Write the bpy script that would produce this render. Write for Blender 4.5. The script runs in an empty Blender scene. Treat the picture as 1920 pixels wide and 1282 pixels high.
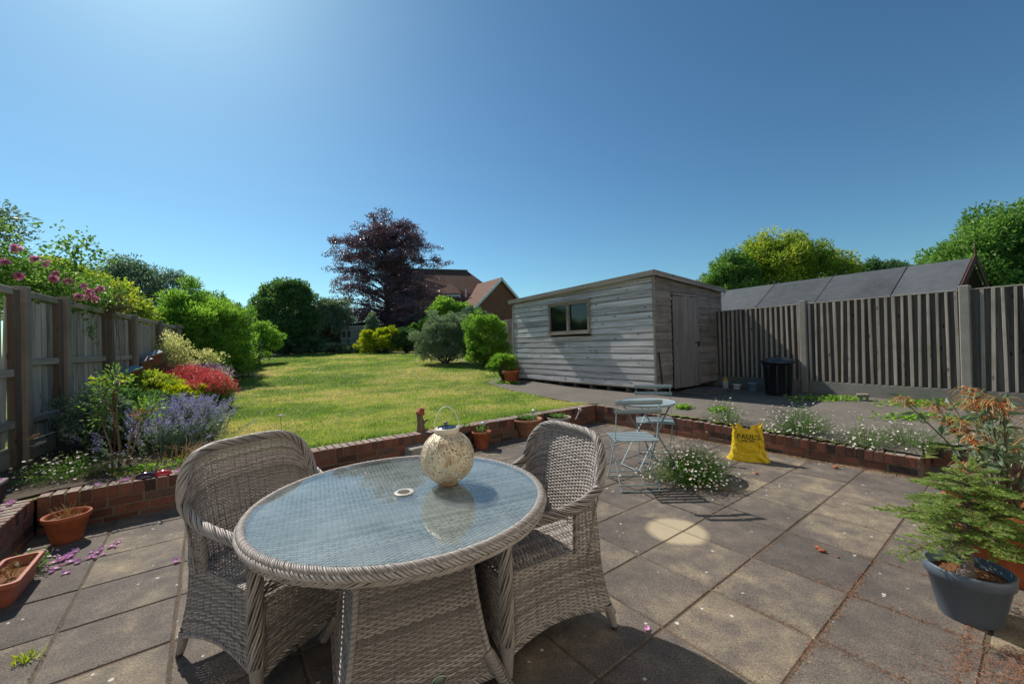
import bpy, math, random
import numpy as np
from mathutils import Vector, Matrix
R = math.radians
rng = np.random.default_rng(11)
random.seed(11)
scene = bpy.context.scene
col = scene.collection

# ------------------------------------------------------------------ camera, sky, sun, exposure
SUN_AZ, SUN_EL = R(-43), R(46)          # azimuth from +Y towards +X, elevation
cam_d = bpy.data.cameras.new("camera"); cam = bpy.data.objects.new("camera", cam_d); col.objects.link(cam)
cam_d.sensor_width = 36; cam_d.lens = 36 * 755 / 1920; cam_d.clip_start = .05; cam_d.clip_end = 2000
_p = math.atan(4.5 / 755); _r = math.atan(.025)
_F = Vector((0, math.cos(_p), math.sin(_p))); _U = Vector((0, -math.sin(_p), math.cos(_p))); _X = Vector((1, 0, 0))
_X2 = math.cos(_r) * _X - math.sin(_r) * _U; _U2 = math.cos(_r) * _U + math.sin(_r) * _X
cam.matrix_world = Matrix(((_X2.x, _U2.x, -_F.x, 0), (_X2.y, _U2.y, -_F.y, 0), (_X2.z, _U2.z, -_F.z, 1.38), (0, 0, 0, 1)))
scene.camera = cam
w = bpy.data.worlds.new("World"); scene.world = w; w.use_nodes = True
nt = w.node_tree; bg = nt.nodes["Background"]
sky = nt.nodes.new("ShaderNodeTexSky"); sky.sky_type = 'NISHITA'; sky.sun_disc = False
sky.sun_elevation = SUN_EL; sky.sun_rotation = SUN_AZ; sky.altitude = 0
sky.air_density = 1.0; sky.dust_density = .5; sky.ozone_density = .5
gm = nt.nodes.new("ShaderNodeGamma"); gm.inputs[1].default_value = 1.2; nt.links.new(sky.outputs[0], gm.inputs[0])
mu = nt.nodes.new("ShaderNodeMix"); mu.data_type = 'RGBA'; mu.blend_type = 'MULTIPLY'; mu.inputs[0].default_value = 1; mu.inputs[7].default_value = (.585, .90, .97, 1)
nt.links.new(gm.outputs[0], mu.inputs[6]); nt.links.new(mu.outputs[2], bg.inputs[0]); bg.inputs[1].default_value = .0565
sd = bpy.data.lights.new("sun", 'SUN'); sd.energy = 4.0; sd.angle = R(.55); sd.color = (1, .94, .85)
so = bpy.data.objects.new("sun", sd); col.objects.link(so)
sv = Vector((math.sin(SUN_AZ) * math.cos(SUN_EL), math.cos(SUN_AZ) * math.cos(SUN_EL), math.sin(SUN_EL)))
so.rotation_euler = sv.to_track_quat('Z', 'Y').to_euler(); so.location = (-20, 20, 30)
scene.view_settings.view_transform = 'Standard'; scene.view_settings.look = 'None'
scene.view_settings.exposure = .42; scene.view_settings.gamma = 1
scene.cycles.use_denoising = True
scene.cycles.max_bounces = 8; scene.cycles.transparent_max_bounces = 24

# ------------------------------------------------------------------ mesh helpers
def arr(*a): return np.array(a, float)
class G:
    """collects verts / quads / tris with per-vertex tint, per-face material and smooth flag"""
    def __init__(s): s.V = []; s.Q = []; s.T = []; s.t = []; s.n = 0; s.qm = []; s.tm = []; s.qs = []; s.ts = []
    def add(s, V, Q=None, T=None, tint=.5, m=0, smooth=False):
        V = np.asarray(V, float).reshape(-1, 3); k = len(V)
        s.V.append(V); s.t.append(np.broadcast_to(np.asarray(tint, float).ravel(), (k,)) if np.size(tint) in (1, k) else np.zeros(k))
        if Q is not None and len(Q):
            Q = np.asarray(Q, int).reshape(-1, 4) + s.n; s.Q.append(Q); s.qm.append(np.full(len(Q), m)); s.qs.append(np.full(len(Q), smooth))
        if T is not None and len(T):
            T = np.asarray(T, int).reshape(-1, 3) + s.n; s.T.append(T); s.tm.append(np.full(len(T), m)); s.ts.append(np.full(len(T), smooth))
        s.n += k
    def box(s, c, size, rot=None, tint=.5, m=0, ch=.003):
        hx, hy, hz = [a / 2 for a in size]; ch = min(ch, hx * .45, hy * .45, hz * .45)
        P = []; idx = {}
        for sx in (-1, 1):
            for sy in (-1, 1):
                for sz in (-1, 1):
                    for a in range(3):
                        p = [sx * hx, sy * hy, sz * hz]
                        for b in range(3):
                            if b != a: p[b] -= (sx, sy, sz)[b] * ch
                        idx[(sx, sy, sz, a)] = len(P); P.append(p)
        Q = []; T = []
        for a in range(3):
            b, c2 = (a + 1) % 3, (a + 2) % 3
            for sg in (-1, 1):
                def k(u, v):
                    t = [0, 0, 0]; t[a] = sg; t[b] = u; t[c2] = v; return idx[(*t, a)]
                q = [k(-1, -1), k(1, -1), k(1, 1), k(-1, 1)]
                Q.append(q if sg > 0 else q[::-1])
            for su in (-1, 1):
                for sv_ in (-1, 1):
                    def e(w_, ax):
                        t = [0, 0, 0]; t[a] = w_; t[b] = su; t[c2] = sv_; return idx[(*t, ax)]
                    q = [e(-1, b), e(1, b), e(1, c2), e(-1, c2)]
                    Q.append(q if su * sv_ > 0 else q[::-1])
        for sx in (-1, 1):
            for sy in (-1, 1):
                for sz in (-1, 1):
                    t = [idx[(sx, sy, sz, a)] for a in range(3)]
                    T.append(t if sx * sy * sz > 0 else t[::-1])
        P = np.array(P)
        if rot is not None:
            if np.isscalar(rot): c_, s_ = math.cos(rot), math.sin(rot); rot = np.array([[c_, -s_, 0], [s_, c_, 0], [0, 0, 1]])
            P = P @ np.asarray(rot).T
        s.add(P + np.asarray(c, float), Q, T, tint, m)
    def bar(s, a, b, wd, th, up=(0, 0, 1), tint=.5, m=0, ch=.002):
        a = np.asarray(a, float); b = np.asarray(b, float); x = b - a; L = np.linalg.norm(x); x /= L
        y = np.cross(up, x); ny = np.linalg.norm(y)
        if ny < 1e-6: y = np.cross((1, 0, 0), x); ny = np.linalg.norm(y)
        y /= ny; z = np.cross(x, y)
        s.box((a + b) / 2, (L, wd, th), np.stack([x, y, z], 1), tint, m, ch)
    def prism(s, poly, z0, z1, tint=.5, m=0):       # poly (n,2) or with callable z
        n = len(poly); V = [(p[0], p[1], z0(p) if callable(z0) else z0) for p in poly] + [(p[0], p[1], z1(p) if callable(z1) else z1) for p in poly]
        Q = [(i, (i + 1) % n, n + (i + 1) % n, n + i) for i in range(n)]
        T = [(n, n + i, n + i + 1) for i in range(1, n - 1)] + [(0, i + 1, i) for i in range(1, n - 1)]
        s.add(V, Q, T, tint, m)
    def ribbons(s, C, N, r1, r2, sides=4, tint=.5, m=0, caps=False):
        """C (k,n,3) centre lines, N (k,n,3) normals, r1 along the normal, r2 across"""
        C = np.asarray(C, float)
        if C.ndim == 2: C = C[None]
        k, n, _ = C.shape
        N = np.broadcast_to(np.asarray(N, float), C.shape)
        Tn = np.gradient(C, axis=1); Tn /= np.linalg.norm(Tn, axis=2, keepdims=True) + 1e-12
        B = np.cross(Tn, N); B /= np.linalg.norm(B, axis=2, keepdims=True) + 1e-12
        N2 = np.cross(B, Tn)
        a = np.arange(sides) * 2 * math.pi / sides + math.pi / sides
        r1 = np.broadcast_to(np.asarray(r1, float), (k, n))[:, :, None, None]; r2 = np.broadcast_to(np.asarray(r2, float), (k, n))[:, :, None, None]
        P = C[:, :, None] + r1 * np.cos(a)[None, None, :, None] * N2[:, :, None] + r2 * np.sin(a)[None, None, :, None] * B[:, :, None]
        i = np.arange(k)[:, None, None] * n * sides + np.arange(n - 1)[None, :, None] * sides
        j = np.arange(sides)[None, None, :]; j2 = (j + 1) % sides
        Q = np.stack(np.broadcast_arrays(i + j, i + j2, i + sides + j2, i + sides + j), -1).reshape(-1, 4)
        if np.size(tint) == k: tint = np.repeat(np.asarray(tint, float), n * sides)
        s.add(P.reshape(-1, 3), Q, None, tint, m, True)
        if caps:
            for q in range(k):
                for e, rev in ((0, 0), (n - 1, 1)):
                    V = P[q, e]; T = [(0, i_, i_ + 1) for i_ in range(1, sides - 1)]
                    s.add(V, None, [t[::-1] if rev else t for t in T], .5 if np.size(tint) != 1 else tint, m)
    def tube(s, path, r, sides=8, tint=.5, m=0, caps=True):
        path = np.asarray(path, float); d = path[-1] - path[0]
        ref = np.array([0, 0, 1.]) if abs(d[2]) < .8 * np.linalg.norm(d) + 1e-9 else np.array([.9, .3, 0.])
        s.ribbons(path[None], ref, np.asarray(r, float) if np.size(r) == 1 else np.asarray(r, float)[None], np.asarray(r, float) if np.size(r) == 1 else np.asarray(r, float)[None], sides, tint, m, caps)
    def lathe(s, prof, seg=28, c=(0, 0, 0), tint=.5, m=0, sx=1, sy=1, rot=0, smooth=True):
        prof = np.asarray(prof, float); n = len(prof); a = np.arange(seg) * 2 * math.pi / seg
        X = prof[:, 0, None] * np.cos(a) * sx; Y = prof[:, 0, None] * np.sin(a) * sy
        cr, sr = math.cos(rot), math.sin(rot)
        V = np.stack([X * cr - Y * sr, X * sr + Y * cr, np.repeat(prof[:, 1, None], seg, 1)], -1).reshape(-1, 3) + np.asarray(c, float)
        i = np.arange(n - 1)[:, None] * seg; j = np.arange(seg)[None]; j2 = (j + 1) % seg
        Q = np.stack([i + j, i + j2, i + seg + j2, i + seg + j], -1).reshape(-1, 4)
        s.add(V, Q, None, tint, m, smooth)
    def leaves(s, C, D, L, W, tint, m=0, fold=.35, N=None):
        C = np.asarray(C, float); n = len(C)
        D = D / (np.linalg.norm(D, axis=1, keepdims=True) + 1e-9)
        if N is None: N = rng.normal(size=(n, 3)) + [0, 0, .7]
        S = np.cross(D, N); S /= np.linalg.norm(S, axis=1, keepdims=True) + 1e-9
        Nn = np.cross(S, D)
        L = np.broadcast_to(L, (n,))[:, None]; W = np.broadcast_to(W, (n,))[:, None]
        mid = C + D * L * .45
        P = np.stack([C, mid - S * W / 2 + Nn * W * fold, C + D * L - Nn * L * .12, mid + S * W / 2 + Nn * W * fold], 1)
        i = np.arange(n)[:, None] * 4
        T = np.concatenate([i + [0, 1, 2], i + [0, 2, 3]])
        s.add(P.reshape(-1, 3), None, T, np.repeat(np.broadcast_to(tint, (n,)), 4), m)
    def build(s, name, mats, parent=None, **props):
        V = np.concatenate(s.V); me = bpy.data.meshes.new(name)
        Q = np.concatenate(s.Q) if s.Q else np.zeros((0, 4), int); T = np.concatenate(s.T) if s.T else np.zeros((0, 3), int)
        me.vertices.add(len(V)); me.vertices.foreach_set("co", V.ravel())
        nl = Q.size + T.size; me.loops.add(nl); me.loops.foreach_set("vertex_index", np.concatenate([Q.ravel(), T.ravel()]))
        me.polygons.add(len(Q) + len(T))
        me.polygons.foreach_set("loop_start", np.concatenate([np.arange(len(Q)) * 4, len(Q) * 4 + np.arange(len(T)) * 3]))
        me.polygons.foreach_set("loop_total", np.concatenate([np.full(len(Q), 4), np.full(len(T), 3)]))
        mi = np.concatenate(s.qm + s.tm) if (s.qm or s.tm) else []
        sm = np.concatenate(s.qs + s.ts) if (s.qs or s.ts) else []
        me.polygons.foreach_set("material_index", mi.astype(np.int32)); me.polygons.foreach_set("use_smooth", sm.astype(bool))
        at = me.attributes.new("tint", 'FLOAT', 'POINT'); at.data.foreach_set("value", np.concatenate(s.t).astype(np.float32))
        for m_ in (mats if isinstance(mats, (list, tuple)) else [mats]): me.materials.append(m_)
        me.update(); me.validate()
        o = bpy.data.objects.new(name, me); col.objects.link(o)
        if parent is not None: o.parent = parent
        tag(o, **props)
        return o

def tag(o, label=None, cat=None, group=None, kind=None):
    if label: o['label'] = label
    if cat: o['category'] = cat
    if group: o['group'] = group
    if kind: o['kind'] = kind
    return o
def empty(name, loc=(0, 0, 0), rz=0, label=None, cat=None, group=None):
    o = bpy.data.objects.new(name, None); o.empty_display_size = .1; col.objects.link(o)
    o.location = loc; o.rotation_euler = (0, 0, rz); return tag(o, label, cat, group)
def copy_tree(o, parent=None, **props):
    c = o.copy(); col.objects.link(c)
    if parent is not None: c.parent = parent
    for ch in [x for x in bpy.data.objects if x.parent == o]: copy_tree(ch, c)
    tag(c, **props); return c

# ------------------------------------------------------------------ materials
class Mat:
    def __init__(s, name):
        s.m = bpy.data.materials.new(name); s.m.use_nodes = True; s.nt = s.m.node_tree; s.b = s.nt.nodes["Principled BSDF"]; s.out = s.nt.nodes["Material Output"]
        s._co = None
    def n(s, typ, **kw):
        nd = s.nt.nodes.new("ShaderNode" + typ)
        for k, v in kw.items():
            if k.startswith("i_"):
                key = k[2:].replace("_", " ")
                s.set(nd.inputs[int(key)] if key.isdigit() else nd.inputs[key], v)
            else: setattr(nd, k, v)
        return nd
    def set(s, inp, v):
        if isinstance(v, bpy.types.NodeSocket): s.nt.links.new(v, inp)
        elif isinstance(v, bpy.types.Node): s.nt.links.new(v.outputs[0], inp)
        else:
            if hasattr(inp.default_value, '__len__') and len(inp.default_value) == 4 and len(v) == 3: v = (*v, 1)
            inp.default_value = v
    def co(s, scale=(1, 1, 1)):
        if s._co is None: s._co = s.n("TexCoord").outputs["Object"]
        mp = s.n("Mapping"); s.set(mp.inputs[0], s._co); mp.inputs["Scale"].default_value = scale; return mp.outputs[0]
    def noise(s, scale, detail=4, rough=.55, vec=None, dist=0):
        nd = s.n("TexNoise"); nd.inputs["Scale"].default_value = scale; nd.inputs["Detail"].default_value = detail
        nd.inputs["Roughness"].default_value = rough; nd.inputs["Distortion"].default_value = dist
        s.set(nd.inputs["Vector"], vec if vec is not None else s.co()); return nd.outputs[0]
    def voro(s, scale, feature='F1', vec=None, out=0):
        nd = s.n("TexVoronoi"); nd.feature = feature; nd.inputs["Scale"].default_value = scale
        s.set(nd.inputs["Vector"], vec if vec is not None else s.co()); return nd.outputs[out]
    def ramp(s, fac, stops):
        nd = s.n("ValToRGB"); s.set(nd.inputs[0], fac); e = nd.color_ramp.elements
        while len(e) < len(stops): e.new(.5)
        for q, (p, c) in zip(e, stops): q.position = p; q.color = (*c, 1) if len(c) == 3 else c
        return nd.outputs[0]
    def step(s, fac, a, b): # map a..b to 0..1
        nd = s.n("MapRange"); s.set(nd.inputs[0], fac); nd.inputs[1].default_value = a; nd.inputs[2].default_value = b; return nd.outputs[0]
    def mix(s, f, a, b, mode='MIX'):
        nd = s.n("Mix"); nd.data_type = 'RGBA'; nd.blend_type = mode; s.set(nd.inputs[0], f); s.set(nd.inputs[6], a); s.set(nd.inputs[7], b); return nd.outputs[2]
    def math(s, op, a, b=0, c=None):
        nd = s.n("Math"); nd.operation = op; s.set(nd.inputs[0], a); s.set(nd.inputs[1], b)
        if c is not None: s.set(nd.inputs[2], c)
        return nd.outputs[0]
    def tint(s): return s.n("Attribute", attribute_name="tint").outputs["Fac"]
    def bump(s, h, strength=.3, dist=.01):
        nd = s.n("Bump"); nd.inputs["Strength"].default_value = strength; nd.inputs["Distance"].default_value = dist; s.set(nd.inputs["Height"], h)
        s.set(s.b.inputs["Normal"], nd.outputs[0]); return nd.outputs[0]
    def fin(s, color=None, rough=.7, spec=.4, metal=0):
        if color is not None: s.set(s.b.inputs["Base Color"], color)
        s.set(s.b.inputs["Roughness"], rough); s.b.inputs["Specular IOR Level"].default_value = spec; s.b.inputs["Metallic"].default_value = metal
        return s.m

def leaf_mat(name, a, b, c=None, trans=.4, rough=.45, spec=.35):
    if a[1] > a[0] or name == 'leaf_copper_beech': a, b = tuple(x * 1.28 for x in a), tuple(min(.8, x * 1.22) for x in b); c = None if c is None else tuple(x * 1.2 for x in c)
    if a[1] > a[0]: a, b = (a[0] * 1.12, a[1] * .94, a[2] * 1.25), (b[0] * 1.08, b[1] * .90, b[2] * 1.3)
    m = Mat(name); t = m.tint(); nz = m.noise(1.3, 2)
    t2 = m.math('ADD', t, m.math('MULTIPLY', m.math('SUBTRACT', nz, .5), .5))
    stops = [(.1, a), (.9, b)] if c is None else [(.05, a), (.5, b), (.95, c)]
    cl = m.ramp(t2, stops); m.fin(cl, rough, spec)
    tr = m.n("BsdfTranslucent"); tc = m.mix(.6, cl, (.35, .5, .03), 'MIX') if trans > 0 and a[1] > a[0] and a[1] > a[2] else cl
    m.set(tr.inputs[0], m.mix(1.0, cl, (1.5, 1.6, .9), 'MULTIPLY') if a[1] > a[0] else cl)
    mx = m.n("MixShader"); mx.inputs[0].default_value = trans; m.set(mx.inputs[1], m.b.outputs[0]); m.set(mx.inputs[2], tr.outputs[0]); m.set(m.out.inputs[0], mx.outputs[0])
    return m.m

def wood(name, dark, light, axis, moss=None, knots=True, contrast=1.0, rough=.85):
    m = Mat(name); sc = [26, 26, 26]; sc[axis] = 1.1
    v = m.co(sc); g = m.noise(1, 6, .65, v, .4); sc2 = [9, 9, 9]; sc2[axis] = .8
    g2 = m.noise(1, 3, .5, m.co(sc2)); t = m.tint()
    f = m.math('ADD', m.math('MULTIPLY', m.step(g, .34, .66), .45), m.math('ADD', m.math('MULTIPLY', m.step(g2, .3, .7), .27), m.math('MULTIPLY', t, .3)))
    lo, hi = .5 - .5 / contrast, .5 + .5 / contrast
    c = m.ramp(m.step(f, lo, hi), [(0, dark), (.55, tuple((x + y) / 2 for x, y in zip(dark, light))), (1, light)])
    if knots:
        sk = [9, 9, 9]; sk[axis] = 3.2; k = m.voro(1, 'F1', m.co(sk)); k = m.step(k, .05, .16)
        c = m.mix(k, tuple(x * .3 for x in dark), c)
    if moss: 
        mk = m.step(m.noise(3, 4), .5, .72); c = m.mix(m.math('MULTIPLY', mk, .5), c, moss)
    m.bump(g, .6, .004); return m.fin(c, rough, .25)

def plain(name, c, rough=.6, spec=.4, var=.12, metal=0, bump=0, nscale=14):
    m = Mat(name); nz = m.noise(nscale, 5); lo = tuple(x * (1 - var) for x in c); hi = tuple(min(1, x * (1 + var)) for x in c)
    cl = m.ramp(nz, [(.25, lo), (.75, hi)])
    if bump: m.bump(m.noise(nscale * 6, 4), bump, .004)
    return m.fin(cl, rough, spec, metal)

def m_wicker(name, dark, light, rough=.48):
    m = Mat(name); t = m.tint(); nz = m.noise(60, 3); nz2 = m.noise(4, 3)
    f = m.math('ADD', m.math('MULTIPLY', t, .55), m.math('ADD', m.math('MULTIPLY', nz, .3), m.math('MULTIPLY', nz2, .25)))
    c = m.ramp(f, [(.2, dark), (.8, light)]); m.bump(nz, .25, .002); return m.fin(c, rough, .45)
WICKER = m_wicker("wicker_strand", (.15, .125, .112), (.44, .395, .36))
WICKER_D = m_wicker("wicker_core", (.035, .028, .022), (.08, .065, .055), .8)

def m_slab():
    m = Mat("paving_slab"); t = m.tint(); co = m.co()
    def n4(sc, de):
        nd = m.n("TexNoise"); nd.noise_dimensions = '4D'; nd.inputs["Scale"].default_value = sc; nd.inputs["Detail"].default_value = de; nd.inputs["Roughness"].default_value = .62; m.set(nd.inputs["Vector"], co); m.set(nd.inputs["W"], m.math('MULTIPLY', t, 40.0)); return nd.outputs[0]
    big = m.math('ADD', m.math('MULTIPLY', m.noise(1.3, 5, .6), .5), m.math('MULTIPLY', n4(2.6, 5), .5)); med = n4(8, 6); fine = m.noise(120, 4, .75); sp = m.noise(420, 2, .6)
    f = m.math('ADD', m.math('MULTIPLY', big, .9), m.math('ADD', m.math('MULTIPLY', t, .16), m.math('MULTIPLY', med, .55)))
    c = m.ramp(m.step(f, .56, 1.02), [(.0, (.075, .063, .059)), (.30, (.112, .096, .088)), (.58, (.155, .132, .116)), (.8, (.235, .197, .15)), (1, (.34, .285, .195))])
    c = m.mix(.95, c, m.ramp(fine, [(.30, (.30, .29, .28)), (.46, (.85, .84, .83)), (.56, (1.08, 1.07, 1.05)), (.72, (1.9, 1.85, 1.7))]), 'MULTIPLY')
    c = m.mix(.7, c, m.ramp(sp, [(.35, (.4, .4, .4)), (.7, (1.55, 1.5, 1.4))]), 'MULTIPLY')
    dk = m.step(m.noise(26, 5, .75), .60, .72); c = m.mix(m.math('MULTIPLY', dk, .55), c, (.07, .06, .05))
    # pale lichen dots
    k = m.voro(8.5, 'F1', m.co((1, 1, 1)), 0); wob = m.noise(28, 4)
    k = m.math('ADD', k, m.math('MULTIPLY', wob, .22)); gate = m.step(m.noise(2.2, 2), .36, .46)
    dots = m.math('MULTIPLY', m.math('SUBTRACT', 1.0, m.step(k, .155, .19)), gate)
    c = m.mix(m.math('MULTIPLY', dots, .8), c, (.62, .62, .58))
    # round pale mark left by a planter
    sx = m.n("SeparateXYZ"); m.set(sx.inputs[0], co)
    dx = m.math('SUBTRACT', sx.outputs[0], 1.16); dy = m.math('SUBTRACT', sx.outputs[1], 2.93)
    d = m.math('SQRT', m.math('ADD', m.math('MULTIPLY', dx, dx), m.math('MULTIPLY', dy, dy)))
    d = m.math('ADD', d, m.math('MULTIPLY', m.noise(14, 3), .02)); st = m.math('SUBTRACT', 1.0, m.step(d, .185, .24))
    c = m.mix(m.math('MULTIPLY', st, .75), c, m.mix(fine, (.36, .29, .18), (.6, .5, .34)))
    m.bump(m.math('ADD', fine, m.math('MULTIPLY', med, .6)), .55, .004)
    return m.fin(c, .88, .3)
SLAB = m_slab()

def m_soil(name, a, b, rough=.95, sc=18):
    m = Mat(name); n1 = m.noise(sc, 6, .7); n2 = m.noise(1.2, 4)
    c = m.mix(.6, m.ramp(n1, [(.3, a), (.7, b)]), m.ramp(n2, [(.3, a), (.7, b)])); m.bump(n1, .9, .02); return m.fin(c, rough, .2)
SOIL = m_soil("soil", (.035, .025, .018), (.11, .085, .06)); JOINT = m_soil("joint_dirt", (.085, .062, .045), (.24, .18, .125), sc=60)

def m_lawn():
    m = Mat("lawn_ground"); n1 = m.noise(.35, 4, .6); n2 = m.noise(3.5, 5, .6); n3 = m.noise(40, 4, .7)
    f = m.math('ADD', m.math('MULTIPLY', n1, .8), m.math('ADD', m.math('MULTIPLY', n2, .5), m.math('MULTIPLY', n3, .45)))
    c = m.ramp(m.step(f, .55, 1.2), [(0, (.08, .12, .025)), (.45, (.17, .20, .05)), (.75, (.26, .25, .09)), (1, (.36, .30, .15))])
    m.bump(n3, .8, .03); return m.fin(c, .9, .15)
LAWN = m_lawn()
def m_grass():
    m = Mat("grass_blade"); t = m.tint()
    c = m.ramp(t, [(0, (.14, .26, .045)), (.42, (.30, .41, .085)), (.72, (.46, .48, .15)), (1, (.64, .54, .29))]); m.fin(c, .55, .25)
    tr = m.n("BsdfTranslucent"); m.set(tr.inputs[0], m.mix(1.0, c, (1.5, 1.5, .8), 'MULTIPLY')); mx = m.n("MixShader"); mx.inputs[0].default_value = .4
    m.set(mx.inputs[1], m.b.outputs[0]); m.set(mx.inputs[2], tr.outputs[0]); m.set(m.out.inputs[0], mx.outputs[0]); return m.m
GRASS = m_grass()
def m_conc(name, a, b, moss=.0):
    m = Mat(name); n1 = m.noise(1.1, 6, .65); n2 = m.noise(120, 3, .7); n3 = m.noise(8, 5, .6); t = m.tint()
    f = m.math('ADD', m.math('MULTIPLY', n1, .6), m.math('ADD', m.math('MULTIPLY', n3, .4), m.math('MULTIPLY', t, .2)))
    c = m.ramp(m.step(f, .35, .85), [(0, a), (1, b)]); c = m.mix(.5, c, m.ramp(n2, [(.3, (.6, .6, .6)), (.7, (1.4, 1.4, 1.4))]), 'MULTIPLY')
    if moss: c = m.mix(m.math('MULTIPLY', m.step(m.noise(4, 5, .7), .5, .7), moss), c, (.10, .11, .035))
    m.bump(m.math('ADD', n2, n3), .5, .006); return m.fin(c, .9, .25)
CONC = m_conc("yard_concrete", (.095, .083, .072), (.20, .175, .147)); CONC_POST = m_conc("concrete_post", (.2, .19, .16), (.36, .34, .3), .35)
AGG_POST = m_conc("aggregate_post", (.12, .095, .075), (.36, .31, .25), .1); GRAVELB = m_conc("gravel_board", (.12, .115, .1), (.28, .27, .24), .5)
def m_brick(name, cols):
    m = Mat(name); t = m.tint(); n1 = m.noise(70, 5, .7); n2 = m.noise(6, 5, .6)
    c = m.ramp(t, [(i / (len(cols) - 1), c_) for i, c_ in enumerate(cols)])
    c = m.mix(.8, c, m.ramp(n1, [(.3, (.55, .55, .55)), (.7, (1.35, 1.3, 1.25))]), 'MULTIPLY')
    c = m.mix(m.math('MULTIPLY', m.step(n2, .56, .74), .55), c, (.045, .04, .035))
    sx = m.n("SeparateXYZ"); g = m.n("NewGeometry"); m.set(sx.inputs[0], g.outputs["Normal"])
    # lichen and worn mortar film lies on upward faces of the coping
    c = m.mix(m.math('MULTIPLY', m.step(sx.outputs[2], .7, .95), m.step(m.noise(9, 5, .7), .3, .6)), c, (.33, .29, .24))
    m.bump(n1, .6, .005); return m.fin(c, .88, .25)
BRICK = m_brick("garden_brick", [(.035, .03, .03), (.115, .055, .04), (.18, .075, .05), (.25, .10, .065), (.14, .09, .07), (.20, .08, .06)])
MORTAR = m_conc("mortar", (.11, .09, .065), (.24, .2, .14))
TERRA = plain("terracotta", (.36, .105, .045), .75, .25, .3, bump=.3); TERRA_PALE = plain("pale_terracotta", (.42, .2, .12), .85, .2, .3, bump=.4)
TERRA_PINK = plain("faded_plastic_terracotta", (.40, .13, .085), .6, .3, .2)
GREYPOT = plain("grey_plastic", (.10, .13, .165), .42, .45, .08); BLACKP = plain("black_plastic", (.012, .014, .018), .38, .5, .2)
DARKPOT = plain("dark_glazed", (.03, .035, .045), .3, .5, .2); COMPOST = m_soil("compost", (.12, .05, .02), (.34, .18, .09), sc=55)
STEELG = plain("bistro_paint", (.23, .295, .315), .5, .4, .12); IRON = plain("dark_iron", (.02, .018, .016), .6, .4, .3)
RUST = plain("rusty_iron", (.10, .045, .025), .8, .3, .5); WHITEP = plain("white_paint", (.72, .72, .7), .5, .4, .06); STONE = m_conc("pale_stone", (.25, .23, .19), (.45, .42, .36), .25)
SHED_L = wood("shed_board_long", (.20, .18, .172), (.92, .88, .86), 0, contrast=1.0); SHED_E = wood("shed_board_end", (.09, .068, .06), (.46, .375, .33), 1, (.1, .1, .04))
SHED_V = wood("shed_door_board", (.14, .11, .10), (.38, .32, .29), 2); TRIM = wood("trim_timber", (.15, .125, .105), (.4, .36, .31), 0, (.2, .19, .12))
FENCE_L = wood("fence_board_weathered", (.07, .058, .045), (.62, .55, .46), 2, contrast=1.15); RAIL_L = wood("fence_rail", (.16, .135, .105), (.50, .44, .365), 0, (.16, .17, .08))
POST_W = wood("fence_post_brown", (.07, .052, .038), (.22, .17, .125), 2); FENCE_D = wood("fence_board_dark", (.035, .031, .028), (.16, .142, .125), 2)
BATTEN = wood("fence_batten", (.15, .13, .105), (.56, .50, .43), 2, (.17, .16, .05)); BARK = wood("bark", (.04, .03, .02), (.14, .11, .08), 2, knots=False)
TWIG = wood("twig", (.10, .065, .04), (.26, .19, .13), 2, knots=False)
FELT = m_conc("roof_felt", (.045, .052, .056), (.12, .13, .14)); BROWN = wood("brown_paint", (.06, .025, .02), (.13, .06, .045), 2, knots=False)
def m_tile(name, a, b, sc):
    m = Mat(name); br = m.n("TexBrick"); m.set(br.inputs["Vector"], m.co((1, 1, 1))); br.inputs["Scale"].default_value = sc
    m.set(br.inputs["Color1"], a); m.set(br.inputs["Color2"], b); m.set(br.inputs["Mortar"], tuple(x * .35 for x in a)); br.inputs["Mortar Size"].default_value = .018
    c = m.mix(.6, br.outputs[0], m.ramp(m.noise(1.5, 5), [(.3, (.6, .6, .6)), (.7, (1.3, 1.3, 1.3))]), 'MULTIPLY'); return m.fin(c, .85, .2)
def m_courses(name, a, b, pitch):        # horizontal courses by height, for tiled roofs and far brickwork
    m = Mat(name); co = m.co(); sx = m.n("SeparateXYZ"); m.set(sx.inputs[0], co)
    fr = m.math('FRACT', m.math('DIVIDE', sx.outputs[2], pitch)); nz = m.noise(2.2, 5, .7); nb = m.noise(14, 3, .6)
    c = m.ramp(m.math('ADD', m.math('MULTIPLY', nz, .6), m.math('MULTIPLY', nb, .4)), [(.3, a), (.7, b)])
    c = m.mix(m.step(fr, .0, .22), tuple(x * .4 for x in a), c); return m.fin(c, .85, .2)
ROOFT = m_courses("clay_roof_tile", (.10, .048, .033), (.25, .12, .08), .16); HBRICK = m_courses("house_brick", (.17, .07, .045), (.30, .14, .085), .075); ROOFG = m_courses("grey_roof_tile", (.13, .11, .1), (.25, .2, .18), .2)
def m_glass():
    m = Mat("table_glass"); fr = m.n("Fresnel"); fr.inputs[0].default_value = 1.9
    tb = m.n("BsdfTransparent"); tb.inputs[0].default_value = (.86, .93, .92, 1); gl = m.n("BsdfGlossy"); gl.inputs["Roughness"].default_value = .015
    df = m.n("BsdfDiffuse"); df.inputs[0].default_value = (.7, .72, .74, 1)
    dust = m.math('MULTIPLY', m.step(m.noise(5, 6, .7), .25, .85), .20)
    a = m.n("MixShader"); m.set(a.inputs[0], dust); m.set(a.inputs[1], tb.outputs[0]); m.set(a.inputs[2], df.outputs[0])
    geo = m.n("NewGeometry"); ff = m.math('MULTIPLY', fr.outputs[0], m.math('SUBTRACT', 1.0, geo.outputs['Backfacing']))
    b = m.n("MixShader"); m.set(b.inputs[0], ff); m.set(b.inputs[1], a.outputs[0]); m.set(b.inputs[2], gl.outputs[0]); m.set(m.out.inputs[0], b.outputs[0]); return m.m
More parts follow.
